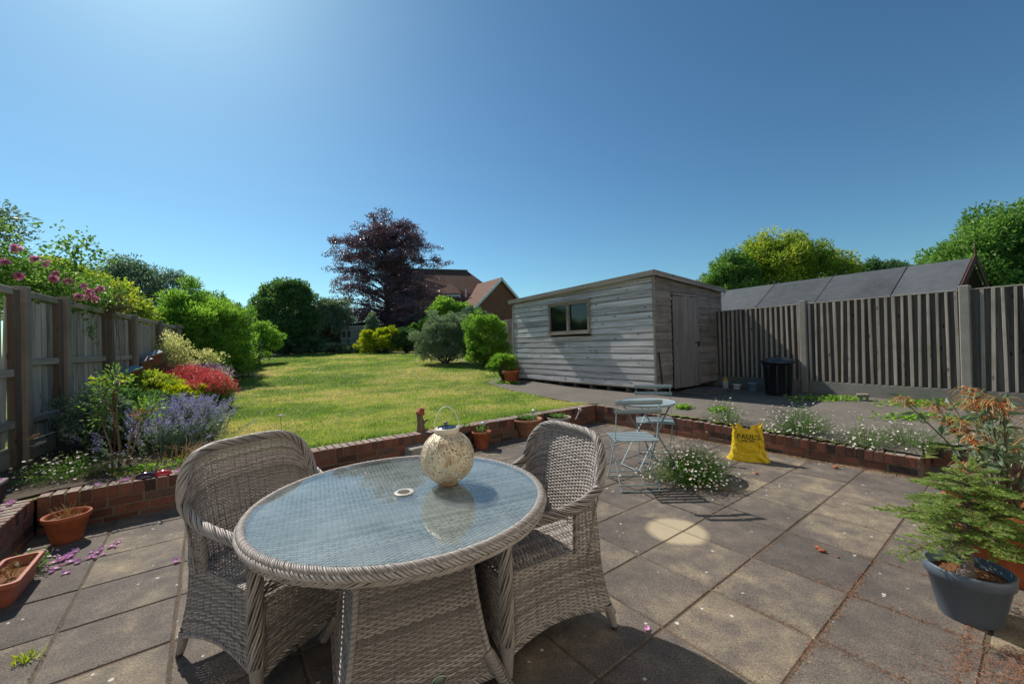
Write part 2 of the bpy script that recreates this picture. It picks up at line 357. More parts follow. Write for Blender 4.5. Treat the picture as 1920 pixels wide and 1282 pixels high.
TGLASS = m_glass()
def m_pane():
    m = Mat("window_pane"); m.b.inputs["Base Color"].default_value = (.012, .015, .016, 1); m.b.inputs["Roughness"].default_value = .06; m.b.inputs["Specular IOR Level"].default_value = .6
    return m.m
PANE = m_pane()
def m_filigree():
    m = Mat("pierced_metal"); co = m.co((1, 1, 1)); v = m.voro(95, 'DISTANCE_TO_EDGE', co); v2 = m.voro(34, 'DISTANCE_TO_EDGE', co); v3 = m.voro(150, 'F1', co)
    s = m.math('MAXIMUM', m.math('LESS_THAN', v, .12), m.math('LESS_THAN', v2, .06)); s = m.math('MAXIMUM', s, m.math('LESS_THAN', v3, .14))
    n = m.noise(18, 5); c = m.ramp(n, [(.28, (.34, .17, .06)), (.42, (.60, .50, .34)), (.7, (.80, .71, .53))]); m.fin(c, .55, .4, .2)
    tb = m.n("BsdfTransparent"); mx = m.n("MixShader"); m.set(mx.inputs[0], s); m.set(mx.inputs[1], tb.outputs[0]); m.set(mx.inputs[2], m.b.outputs[0]); m.set(m.out.inputs[0], mx.outputs[0]); return m.m
FILI = m_filigree(); CREAM = plain("cream_metal", (.62, .55, .43), .5, .4, .2); SOLAR = plain("solar_cell", (.02, .04, .08), .15, .6, .2)
def m_bag():
    m = Mat("yellow_plastic"); n = m.noise(7, 5, .65); c = m.ramp(n, [(.3, (.72, .50, .01)), (.7, (.85, .66, .02))]); m.bump(m.noise(11, 4, .6, None, 1.5), .8, .03); m.fin(c, .4, .45)
    tr = m.n("BsdfTranslucent"); tr.inputs[0].default_value = (.9, .65, .02, 1); mx = m.n("MixShader"); mx.inputs[0].default_value = .25
    m.set(mx.inputs[1], m.b.outputs[0]); m.set(mx.inputs[2], tr.outputs[0]); m.set(m.out.inputs[0], mx.outputs[0]); return m.m
BAG = m_bag(); INK = plain("green_ink", (.03, .045, .012), .6, .2, .1)
PINK = leaf_mat("pink_petal", (.50, .12, .38), (.72, .38, .66), trans=.3); WHITE_F = leaf_mat("white_petal", (.62, .5, .52), (.86, .86, .82), trans=.25)
YELLOW_F = plain("flower_eye", (.75, .5, .03), .7, .2, .1); RED_F = leaf_mat("valerian_red", (.60, .05, .06), (.85, .20, .20), trans=.3)
LILAC_F = leaf_mat("catmint_bloom", (.26, .23, .52), (.55, .52, .82), trans=.3); PURPLE_F = leaf_mat("purple_bloom", (.36, .16, .44), (.62, .40, .68), trans=.3)
ROSE_F = leaf_mat("rose_petal", (.70, .22, .40), (.88, .50, .64), trans=.35); ORANGE_F = leaf_mat("coppery_shoot", (.42, .09, .03), (.66, .36, .12), trans=.35)
L_MID = leaf_mat("leaf_mid_green", (.055, .14, .025), (.17, .34, .055)); L_DARK = leaf_mat("leaf_dark_green", (.03, .085, .025), (.10, .22, .055), trans=.3)
L_MIDDARK = leaf_mat("leaf_deep_green", (.035, .10, .028), (.13, .27, .06), trans=.35)
L_BRIGHT = leaf_mat("leaf_bright_green", (.07, .18, .02), (.24, .45, .05), trans=.45); L_LIME = leaf_mat("leaf_lime", (.14, .24, .01), (.40, .47, .02), trans=.45)
L_GOLD = leaf_mat("leaf_gold_green", (.07, .17, .018), (.36, .45, .045), trans=.45); L_GREY = leaf_mat("leaf_grey_green", (.08, .14, .07), (.22, .33, .16), trans=.3)
L_BEECH = leaf_mat("leaf_copper_beech", (.055, .036, .055), (.15, .092, .12), (.25, .13, .145), trans=.28, rough=.35, spec=.55)
L_PALE = leaf_mat("leaf_variegated", (.18, .26, .07), (.55, .6, .27), trans=.4); L_FIR = leaf_mat("fir_needle", (.07, .17, .025), (.28, .45, .07), trans=.3)
L_BLUE = leaf_mat("leaf_blue_green", (.055, .11, .065), (.17, .28, .15), trans=.3); DRY = leaf_mat("dry_needle", (.26, .09, .04), (.46, .22, .11), trans=.1); STRAW = leaf_mat("dead_leaf", (.35, .2, .07), (.55, .36, .15), trans=.2)

# ------------------------------------------------------------------ ground shapes
def ss(x): x = np.clip(x, 0, 1); return x * x * (3 - 2 * x)
def Z(x, y):
    x = np.asarray(x, float); y = np.asarray(y, float)
    z = np.interp(y, [-10, 10, 12, 14, 18.6, 25, 32, 45, 90], [.27, .27, .36, .49, .77, 1.02, 1.2, 1.35, 1.5])
    d = np.hypot(x - 4.1, y - 3.6); return z - .09 * ss(1 - d / 2.6)
def inside(poly, x, y):
    x = np.asarray(x, float); y = np.asarray(y, float); r = np.zeros(x.shape, bool); n = len(poly)
    for i in range(n):
        x1, y1 = poly[i]; x2, y2 = poly[(i + 1) % n]
        with np.errstate(divide='ignore', invalid='ignore'):
            c = ((y1 > y) != (y2 > y)) & (x < (x2 - x1) * (y - y1) / (y2 - y1 + 1e-12) + x1)
        r ^= c
    return r
def sheet(name, poly, zf, mat, step=.25, **props):
    from mathutils.geometry import delaunay_2d_cdt
    P = [Vector(p) for p in poly]; n = len(P)
    xs = [p[0] for p in poly]; ys = [p[1] for p in poly]
    gx, gy = np.meshgrid(np.arange(min(xs), max(xs), step), np.arange(min(ys), max(ys), step)); gx = gx.ravel(); gy = gy.ravel()
    k = inside(poly, gx, gy); P += [Vector((a, b)) for a, b in zip(gx[k], gy[k])]
    r = delaunay_2d_cdt(P, [], [list(range(n))], 1, 1e-5)
    V = np.array([(v.x, v.y) for v in r[0]]); V3 = np.column_stack([V, zf(V[:, 0], V[:, 1])])
    T = []
    for f in r[2]:
        for i in range(1, len(f) - 1): T.append((f[0], f[i], f[i + 1]))
    T = np.array(T); c = np.cross(V[T[:, 1]] - V[T[:, 0]], V[T[:, 2]] - V[T[:, 0]]); T[c < 0] = T[c < 0][:, ::-1]
    g = G(); g.add(V3, None, T, .5); return g.build(name, mat, **props)

CL = (-3.70, 3.10); CC = (1.43, 7.02); CR = (3.88, 3.86)       # corners of the retaining wall, patio side
DA = np.array([math.sin(R(52.8)), math.cos(R(52.8))]); DB = np.array([-DA[1], DA[0]])
CR2 = (4.40, 4.26); CR3 = (6.9, 1.1); CL2 = (CL[0] - DB[0] * 2.6, CL[1] - DB[1] * 2.6)
PATIO = [CL, CC, CR, CR2, CR3, (7.5, -6), (-7, -6), CL2]
YARD = [(1.18, 7.28), (CC[0] + .06, CC[1] + .1), (CR[0] + .08, CR[1] + .06), (4.42, 4.38), (6.95, 1.2), (9.2, 2.2), (8.6, 3.3), (4.85, 9.75), (5.3, 10.6), (.9, 12.6), (-.45, 11.9), (-.72, 11.2), (-.5, 10.6), (-.13, 9.75), (.12, 9.2), (.46, 8.6), (.8, 7.95)]

def terrain():
    xs = np.concatenate([np.linspace(-90, -16, 26), np.arange(-15, -7, .4), np.arange(-6.9, 7.6, .1), np.arange(7.8, 16, .5), np.linspace(17, 90, 26)])
    ys = np.concatenate([np.arange(-7, .8, .4), np.arange(.8, 7.6, .1), np.arange(7.7, 16, .3), np.arange(16.2, 36, .6), np.linspace(37, 140, 24)])
    X, Y = np.meshgrid(xs, ys); Zz = Z(X, Y) + .012 * np.sin(X * 3.1) * np.sin(Y * 2.3)
    V = np.stack([X, Y, Zz], -1).reshape(-1, 3); nx = len(xs); ny = len(ys)
    i = np.arange(ny - 1)[:, None] * nx + np.arange(nx - 1)[None]
    cx = (xs[:-1] + xs[1:]) / 2; cy = (ys[:-1] + ys[1:]) / 2; CX, CY = np.meshgrid(cx, cy)
    inner = [(p[0], p[1]) for p in PATIO]; off = .1
    inner[0] = (CL[0] - off, CL[1]); inner[1] = (CC[0], CC[1] + off); inner[2] = (CR[0] + off, CR[1])
    keep = ~inside(inner, CX, CY) & (CY > -6)
    yd = inside(YARD, CX, CY)
    V[:, 2] -= 0.0
    Q = np.stack([i, i + 1, i + nx + 1, i + nx], -1)[keep]
    g = G(); g.add(V, Q, None, .5, 0, True); g.build("lawn", LAWN, kind="structure")
terrain()
g = G(); g.add([(-120, -40, -.12), (120, -40, -.12), (120, 20, -.12), (-120, 20, -.12)], [(0, 1, 2, 3)]); g.build("ground", SOIL, kind="structure")
sheet("concrete_yard", YARD, lambda x, y: np.minimum(Z(x, y), .36) + .02 + .003 * np.sin(x * 5) * np.sin(y * 4), CONC, .3, kind="structure")
# beds: left border soil
BED = [(-3.72, 3.28), (-2.9, 3.95), (-3.15, 4.35), (-3.75, 5.0), (-4.5, 6.2), (-5.6, 7.8), (-6.6, 9.3), (-8.2, 11.6), (-9.3, 13.2), (-11.5, 17), (-13.6, 20), (-15.6, 22), (-13.0, 17.7), (-9.6, 11.9), (-7.9, 9.1), (-5.3, 4.6), (-4.6, 3.2), (-4.0, 2.6)]
sheet("soil_bed", BED, lambda x, y: Z(x, y) + .02 + .012 * np.sin(x * 9) * np.sin(y * 7), SOIL, .3, kind="structure")

# ------------------------------------------------------------------ patio slabs
def patio():
    g = G()
    As = [1.73 - .47 * k for k in range(18, 0, -1)] + [1.73, 2.20, 2.72, 3.26, 3.77, 4.27, 4.77, 5.25, 5.75, 6.3]
    Bs = [.65 - .475 * k for k in range(16, 0, -1)] + [.65, 1.13, 1.60, 2.08, 2.55, 3.0, 3.46, 3.92, 4.38, 4.85, 5.3, 5.8]
    poly = [(CL[0] - .1, CL[1]), (CC[0], CC[1] + .08), (CR[0] + .06, CR[1]), CR2, CR3, (7.4, -5.9), (-6.9, -5.9), (CL2[0] - .08, CL2[1])]
    rot = math.atan2(DA[1], DA[0])
    for a0, a1 in zip(As[:-1], As[1:]):
        for b0, b1 in zip(Bs[:-1], Bs[1:]):
            c = DA * (a0 + a1) / 2 + DB * (b0 + b1) / 2
            if c[1] < -.4 or abs(c[0]) > 7.3: continue
            hit = any(inside(poly, *np.array([[q[0]], [q[1]]]))[0] for q in [c] + [DA * (a0 * u + a1 * (1 - u)) + DB * (b0 * v_ + b1 * (1 - v_)) for u in (.1, .9) for v_ in (.1, .9)])
            if not hit: continue
            gp = random.uniform(.005, .013); z = random.uniform(-.0012, .0015)
            tx, ty = random.gauss(0, .0018), random.gauss(0, .0018)
            rm = np.array(Matrix.Rotation(rot + random.gauss(0, .006), 3, 'Z') @ Matrix.Rotation(tx, 3, 'X') @ Matrix.Rotation(ty, 3, 'Y'))
            g.box((c[0], c[1], -.02 + z), (a1 - a0 - gp, b1 - b0 - gp, .04), rm, random.random(), 0, .006)
    g.build("patio", SLAB, kind="structure")
    g = G(); g.add([(p[0], p[1], -.005) for p in [(-7, -6), (7.5, -6), (7.5, 8), (-7, 8)]], [(0, 1, 2, 3)]); g.build("patio_bed", JOINT, kind="structure")
patio()
def moss_and_needles():
    # dirt, moss crumbs and fallen needles lying in the joints and by the conifer pot
    g = G(); n = 9000
    Aj = np.array([2.72, 3.26, 2.20, 1.73]); pa = np.concatenate([rng.uniform(1.3, 3.8, n // 2)]); pb = rng.choice([.65, 1.13, .23, -.2], n // 2) + rng.normal(0, .012, n // 2)
    P1 = pa[:, None] * DA + pb[:, None] * DB
    pa = rng.choice([2.72, 2.2, 3.26], n // 4) + rng.normal(0, .012, n // 4); pb = rng.uniform(-.6, 1.0, n // 4); P2 = pa[:, None] * DA + pb[:, None] * DB
    keep = rng.random(len(P1)) < np.exp(-((P1[:, 0] - 1.9) ** 2 + (P1[:, 1] - 1.8) ** 2) / .5); P1 = P1[keep]
    keep = rng.random(len(P2)) < np.exp(-((P2[:, 0] - 1.9) ** 2 + (P2[:, 1] - 1.9) ** 2) / .5) * .9; P2 = P2[keep]
    th = rng.uniform(0, 6.28, n // 2); rr = np.abs(rng.normal(0, .28, n // 2)); P3 = np.stack([2.22 + rr * np.cos(th) * 1.0, 1.62 + rr * np.sin(th) * .35], 1)
    P = np.concatenate([P1, P2, P3]); k = len(P); D = rng.normal(size=(k, 3)); D[:, 2] *= .1
    g.leaves(np.column_stack([P, rng.uniform(.003, .010, k)]), D, rng.uniform(.012, .024, k), .0022, rng.random(k), 0, .1, np.tile([0, 0, 1.], (k, 1)) + rng.normal(0, .2, (k, 3)))
    g.build("fallen_needles", DRY, label="rusty fallen conifer needles strewn along the paving joints", cat="needles", kind="stuff")
    g = G(); n = 5200
    A0 = np.arange(-6, 12); fam = rng.random(n) < .5
    As = np.array([1.73 - .47 * k for k in range(10, 0, -1)] + [1.73, 2.20, 2.72, 3.26, 3.77, 4.27, 4.77]); Bs = np.array([-.3, .175, .65, 1.13, 1.60, 2.08, 2.55, 3.0, 3.46, 3.92, 4.38, 4.85])
    a = np.where(fam, rng.choice(As, n) + rng.normal(0, .006, n), rng.uniform(-3, 5.5, n)); b = np.where(fam, rng.uniform(-.5, 5, n), rng.choice(Bs, n) + rng.normal(0, .006, n))
    P = a[:, None] * DA + b[:, None] * DB; nz = np.sin(P[:, 0] * 5) + np.sin(P[:, 1] * 4.3 + 1) + rng.normal(0, .8, n); P = P[(nz > .3) & inside(PATIO, P[:, 0], P[:, 1])]; k = len(P)
    D = rng.normal(size=(k, 3)); D[:, 2] = abs(D[:, 2]) * .6
    g.leaves(np.column_stack([P, np.zeros(k)]), D, rng.uniform(.006, .018, k), .004, rng.random(k)); g.build("joint_moss", [m_soil("moss", (.07, .05, .025), (.17, .12, .06), sc=40)], label="dry moss and crumbs lining the joints between the paving slabs", cat="moss", kind="stuff")
moss_and_needles()

# ------------------------------------------------------------------ brick retaining walls
def brick_wall(name, p0, p1, z0, z1, side, label, topw=.075, toph=.1, th=.2, zb=-.03):
    """front face runs p0 -> p1, thickness goes to `side` (+1 left of the direction)"""
    p0 = np.array(p0, float); p1 = np.array(p1, float); L = np.linalg.norm(p1 - p0); d = (p1 - p0) / L; nrm = np.array([-d[1], d[0]]) * side
    root = empty(name, (p0[0], p0[1], 0), math.atan2(d[1], d[0]), label, "wall")
    sg = side
    g = G(); zt = lambda x: z0 + (z1 - z0) * x / L
    x = 0
    while x < L - .02:
        wv = min(topw * random.uniform(.93, 1.07), L - x); h = zt(x + wv / 2)
        rm = np.array(Matrix.Rotation(random.gauss(0, .012), 3, 'Z') @ Matrix.Rotation(random.gauss(0, .008), 3, 'Y'))
        g.box((x + wv / 2, sg * (th / 2 + random.gauss(0, .0015)), h - toph / 2 + random.gauss(0, .0015)), (wv - .009, th, toph), rm, random.random(), 0, .005); x += wv
    g.build("coping", BRICK, root)
    g = G(); row = 0; drop = toph + .004
    while zt(0) - drop > zb or zt(L) - drop > zb:
        x = -random.uniform(0, .2)
        while x < L:
            a = max(x, 0); b = min(x + .215, L)
            if b - a > .03:
                h = zt((a + b) / 2) - drop - .034
                g.box(((a + b) / 2, sg * (.052 + random.gauss(0, .0015)), h), (b - a - .008, .1, .064), None, random.random(), 0, .004)
            x += .224
        drop += .0735; row += 1
    g.build("brick_course", BRICK, root)
    g = G(); g.prism([(0.004, sg * .006), (L - .004, sg * .006), (L - .004, sg * (th - .01)), (.004, sg * (th - .01))][::sg], zb - .05, lambda p: zt(p[0]) - .012, .4)
    g.build("mortar_bed", MORTAR, root); return root
split = (-2.62, 3.92)
brick_wall("brick_wall", CL2, (CL[0] + .0, CL[1]), .29, .29, 1, "short dark brick wall running out of the patio corner beside the terracotta trough", .075)
brick_wall("brick_wall", (CL[0] + .005, CL[1] + .005), CC, .29, .29, 1, "long low brick wall between the patio and the lawn", .078)
brick_wall("brick_wall", (CC[0] + .002, CC[1]), CR, .29, .185, 1, "low brick wall holding the concrete yard behind the yellow bag", .08)
brick_wall("brick_wall", (CR[0] + .0, CR[1] + .004), CR2, .185, .185, 1, "short return of the brick wall beside the orange shrub", .08)
brick_wall("brick_wall", CR2, CR3, .185, .185, 1, "low brick wall going out of the picture behind the potted shrubs", .08)
g = G(); rt = empty("brick_pier", (-3.93, 2.93, .262), math.atan2(DB[1], DB[0]), "broken concrete faced brick block on the end of the wall under the fence", "brick pier")
g.box((0, 0, .075), (.36, .2, .15), None, .1, 0, .01); g.build("block", BRICK, rt); g = G(); g.box((0, 0, .166), (.38, .23, .03), None, .1, 0, .01); g.build("cap", CONC_POST, rt)

# ------------------------------------------------------------------ wicker furniture
def norm(v): return v / (np.linalg.norm(v, axis=-1, keepdims=True) + 1e-12)
def weave(g, P, nu, nv, rw=.0036, amp=.0032, stake=.0026, sub=3, u=(0, 1), v=(0, 1), flip=1, pair=True, flat=.62):
    """nv weavers running along u passing over and under nu stakes running along v"""
    e = 1e-3
    def NN(U, V_): a = P(U + e, V_) - P(U - e, V_); b = P(U, V_ + e) - P(U, V_ - e); return norm(np.cross(a, b)) * flip
    ns = nu * sub + 1
    U = np.linspace(u[0], u[1], ns)[None] * np.ones((nv, 1)); V_ = (v[0] + (np.arange(nv) + .5) / nv * (v[1] - v[0]))[:, None] * np.ones((1, ns))
    C = P(U, V_); N = NN(U, V_)
    ph = np.linspace(0, nu, ns)[None] * math.pi + (np.arange(nv) % 2)[:, None] * math.pi
    jit = rng.normal(0, .0004, C.shape)
    g.ribbons(C + N * (amp * np.cos(ph))[..., None] + jit, N, rw * flat, rw, 5, rng.random(nv))
    U = ((np.arange(nu + 1)) / nu * (u[1] - u[0]) + u[0])
    if pair: du = stake * 1.2 / max(1e-6, np.linalg.norm(P(np.array([u[1]]), np.array([.5 * (v[0] + v[1])]))[0] - P(np.array([u[0]]), np.array([.5 * (v[0] + v[1])]))[0])); U = np.concatenate([U - du, U + du]) if pair else U
    U = np.clip(U, min(u) , max(u)); m = 14
    U2 = U[:, None] * np.ones((1, m)); V2 = np.linspace(v[0], v[1], m)[None] * np.ones((len(U), 1))
    g.ribbons(P(U2, V2), NN(U2, V2), stake, stake, 4, rng.random(len(U)) * .6)
def braid(g, path, N, R1, R2, strands=6, turns=8, r=.0045, core=True, closed=False, n=None, phase=0):
    """strands wound round a path: R1 along the normal N, R2 across"""
    path = np.asarray(path, float); k = len(path); N = np.broadcast_to(np.asarray(N, float), path.shape)
    s = np.concatenate([[0], np.cumsum(np.linalg.norm(np.diff(path, axis=0), axis=1))]); n = n or int(turns * 14)
    t = np.linspace(0, s[-1], n); C = np.stack([np.interp(t, s, path[:, i]) for i in range(3)], 1); Nn = np.stack([np.interp(t, s, N[:, i]) for i in range(3)], 1)
    T = norm(np.gradient(C, axis=0)); B = norm(np.cross(T, Nn)); Nn = np.cross(B, T)
    for d, ns in ((1, strands),):
        a = (t / s[-1] * turns * 2 * math.pi)[None] * d + (np.arange(ns) * 2 * math.pi / ns)[:, None] + phase
        ph = rng.uniform(0, 6.28, (ns, 1)); a = a + .10 * np.sin(t[None] * 23 + ph) ; q = 1 + .05 * np.sin(t[None] * 41 + ph * 2) + .03 * np.sin(t[None] * 90 + ph)
        S = C[None] + (R1 * q * np.cos(a))[..., None] * Nn[None] + (R2 * q * np.sin(a))[..., None] * B[None]
        out = norm(S - C[None]); g.ribbons(S, out, r * .8, r, 5, rng.random(ns))
    if core: g.ribbons(C[None], Nn[None], R1 * .93, R2 * .93, 8, .1, 1)
def smoothpath(pts, n=60):
    pts = np.array(pts, float)
    for _ in range(4):
        q = [pts[0]]
        for a, b in zip(pts[:-1], pts[1:]): q += [a * .75 + b * .25, a * .25 + b * .75]
        q.append(pts[-1]); pts = np.array(q)
    s = np.concatenate([[0], np.cumsum(np.linalg.norm(np.diff(pts, axis=0), axis=1))]); t = np.linspace(0, s[-1], n)
    return np.stack([np.interp(t, s, pts[:, i]) for i in range(3)], 1)

def wicker_chair(name, loc, rz, label):
    root = empty(name, loc, rz, label, "chair", "wicker chairs drawn up to the round wicker table")
    W = .295
    ztop = lambda u: .655 + .262 * np.sqrt(np.clip(1 - np.abs(u) ** 4.6, 0, 1))
    def Pb(u, v):
        u = np.asarray(u) * 1.0; au = np.clip(np.abs(u), 0, 1); z = .40 + v * (ztop(u) - .40)
        x = u * (W + .075 * (z - .4)); y = -.235 - .19 * (z - .4) + .06 * au ** 3 ; return np.stack([x, y, z], -1)
    g = G(); weave(g, Pb, 24, 62, .0040, .0034, .0028, 3, (-.985, .985), (0, .985)); g.build("backrest", [WICKER, WICKER_D], root)
    # rim: arm, hoop, arm
    us = np.sin(np.linspace(-math.pi / 2, math.pi / 2, 61)); hoop = Pb(us, np.ones(61))
    hoop = hoop[2:-2]
    left = smoothpath([(-.285, .262, .30), (-.285, .268, .57), (-.29, .235, .618), (-.30, .10, .622), (-.308, -.06, .632), (-.312, -.14, .650), hoop[0]], 30)
    path = np.concatenate([left[12:-1], hoop, (left * [-1, 1, 1])[::-1][1:-12]]); path = smoothpath(path, 170)
    cen = np.array([0, -.05, .62]); N = norm(path - cen)
    g = G(); braid(g, path, N, .017, .023, 13, 7.5, .0040, n=320); g.build("armrest_rim", [WICKER, WICKER_D], root)
    # seat
    def Ps(u, v):
        x = (u - .5) * 2 * W * .98; y = -.25 + v * .52; z = .428 + .010 * np.cos((u - .5) * 3) - .10 * np.clip((v - .86) / .14, 0, 1) ** 2 * .6 + .004 * np.cos(u * math.pi * 2 * 7); return np.stack([x, y, z], -1)
    g = G(); weave(g, Ps, 26, 56, .0044, .003, .0028, 3); g.build("seat", [WICKER, WICKER_D], root)
    g = G(); g.box((0, 0, .395), (2 * W - .05, .46, .02), None, .1, 1); g.build("seat_frame", [WICKER, WICKER_D], root)
    # lower panels with arched hem
    def hem(t): return .085 + .075 * np.sin(np.clip(t, 0, 1) * math.pi) ** .7
    def side(sg):
        def P(u, v):   # u 0 front .. 1 back ; v 0 hem .. 1 seat line
            z0 = hem(u); z = z0 + v * (.425 - z0); fl = (1 - (z - .08) / .35) ** 2
            y = .27 + (-.255 - .27) * u - (.065 * fl) * u ** 2; x = sg * (W - .012 + .022 * fl * u); return np.stack([x, y, z], -1)
        return P
    def backp(u, v):
        z0 = hem(u); z = z0 + v * (.425 - z0); fl = (1 - (z - .08) / .35) ** 2; x = (u - .5) * 2 * (W - .01 + .022 * fl); return np.stack([x, -.252 - .065 * fl + 0 * u, z], -1)
    def frontp(u, v):
        z0 = hem(u); z = z0 + v * (.40 - z0); x = (u - .5) * 2 * (W - .01); return np.stack([x, .272 + 0 * z + 0 * u, z], -1)
    for P in (side(-1), side(1), backp, frontp):
        g = G(); weave(g, P, 20, 36, .0040, .0032, .0026, 3); uu = np.linspace(0, 1, 50); pth = P(uu, np.zeros(50)); braid(g, pth, np.tile([0, 0, 1.], (50, 1)), .008, .009, 4, 9, .0045)
        pth = P(uu, np.ones(50)); braid(g, pth + [0, 0, .004], np.tile([0, 0, 1.], (50, 1)), .004, .005, 2, 12, .0032, False); g.build("side_panel", [WICKER, WICKER_D], root)
    for sg in (-1, 1):   # solid woven part of the arm behind the opening
        def P(u, v): z = .425 + v * (.645 - .425); yr = -.252 + .035 * v; y = yr + u * (-.10 + .0 * v - yr); return np.stack([sg * (W - .008 + .010 * v) + 0 * u, y, z], -1)
        g = G(); weave(g, P, 6, 26, .0040, .003, .0026, 3); q = np.linspace(0, 1, 16); braid(g, P(np.ones(16), q), np.tile([0, 1., 0], (16, 1)), .007, .010, 5, 4, .004); g.build("arm_support", [WICKER, WICKER_D], root)
    for sg in (-1, 1):
        g = G(); pth = np.array([(sg * .285, .262, z) for z in np.linspace(.15, .56, 24)]); braid(g, pth, np.tile([0, 1., 0], (24, 1)), .025, .027, 13, .95, .0056, n=60)
        zz = np.linspace(0, .155, 40); ring = np.linspace(0, 20 * 2 * math.pi, 420); rr = np.interp(ring / ring[-1], [0, 1], [.017, .027])
        C = np.stack([sg * .285 + rr * np.cos(ring), .262 + rr * np.sin(ring), .02 + .135 * ring / ring[-1]], 1); g.ribbons(C[None], norm(C - [sg * .285, .262, 0])[None] * [1, 1, 0], .0028, .0036, 4, .5)
        g.lathe([(.001, 0), (.016, 0), (.0165, .02), (.026, .155), (.001, .16)], 14, (sg * .285, .262, 0), .2, 1); g.build("leg", [WICKER, WICKER_D], root)
        g = G(); a = np.array([sg * .30, -.325, 0]); b = np.array([sg * .288, -.285, .13]); ring = np.linspace(0, 14 * 2 * math.pi, 300); f = ring / ring[-1]; rr = np.interp(f, [0, 1], [.015, .024])
        C = a + (b - a) * (f[:, None] * .85 + .15) + np.stack([rr * np.cos(ring), rr * np.sin(ring), 0 * rr], 1); g.ribbons(C[None], norm(np.stack([np.cos(ring), np.sin(ring), 0 * rr], 1))[None], .0028, .0034, 4, .5)
        g.tube([a, a + (b - a) * .5, b], [.014, .018, .023], 12, .2, 1); g.build("leg", [WICKER, WICKER_D], root)
    return root
def face(dx, dy): return math.atan2(dy, dx) - math.pi / 2
chR = wicker_chair("wicker_chair", (.03, 2.04, 0), face(-.86, -.51), "wicker tub chair right of the table with its seat and inner back facing the view")
chL = wicker_chair("wicker_chair", (-1.125, 1.955, 0), face(.88, -.47), "wicker tub chair left of the table showing a wide shaded backrest")

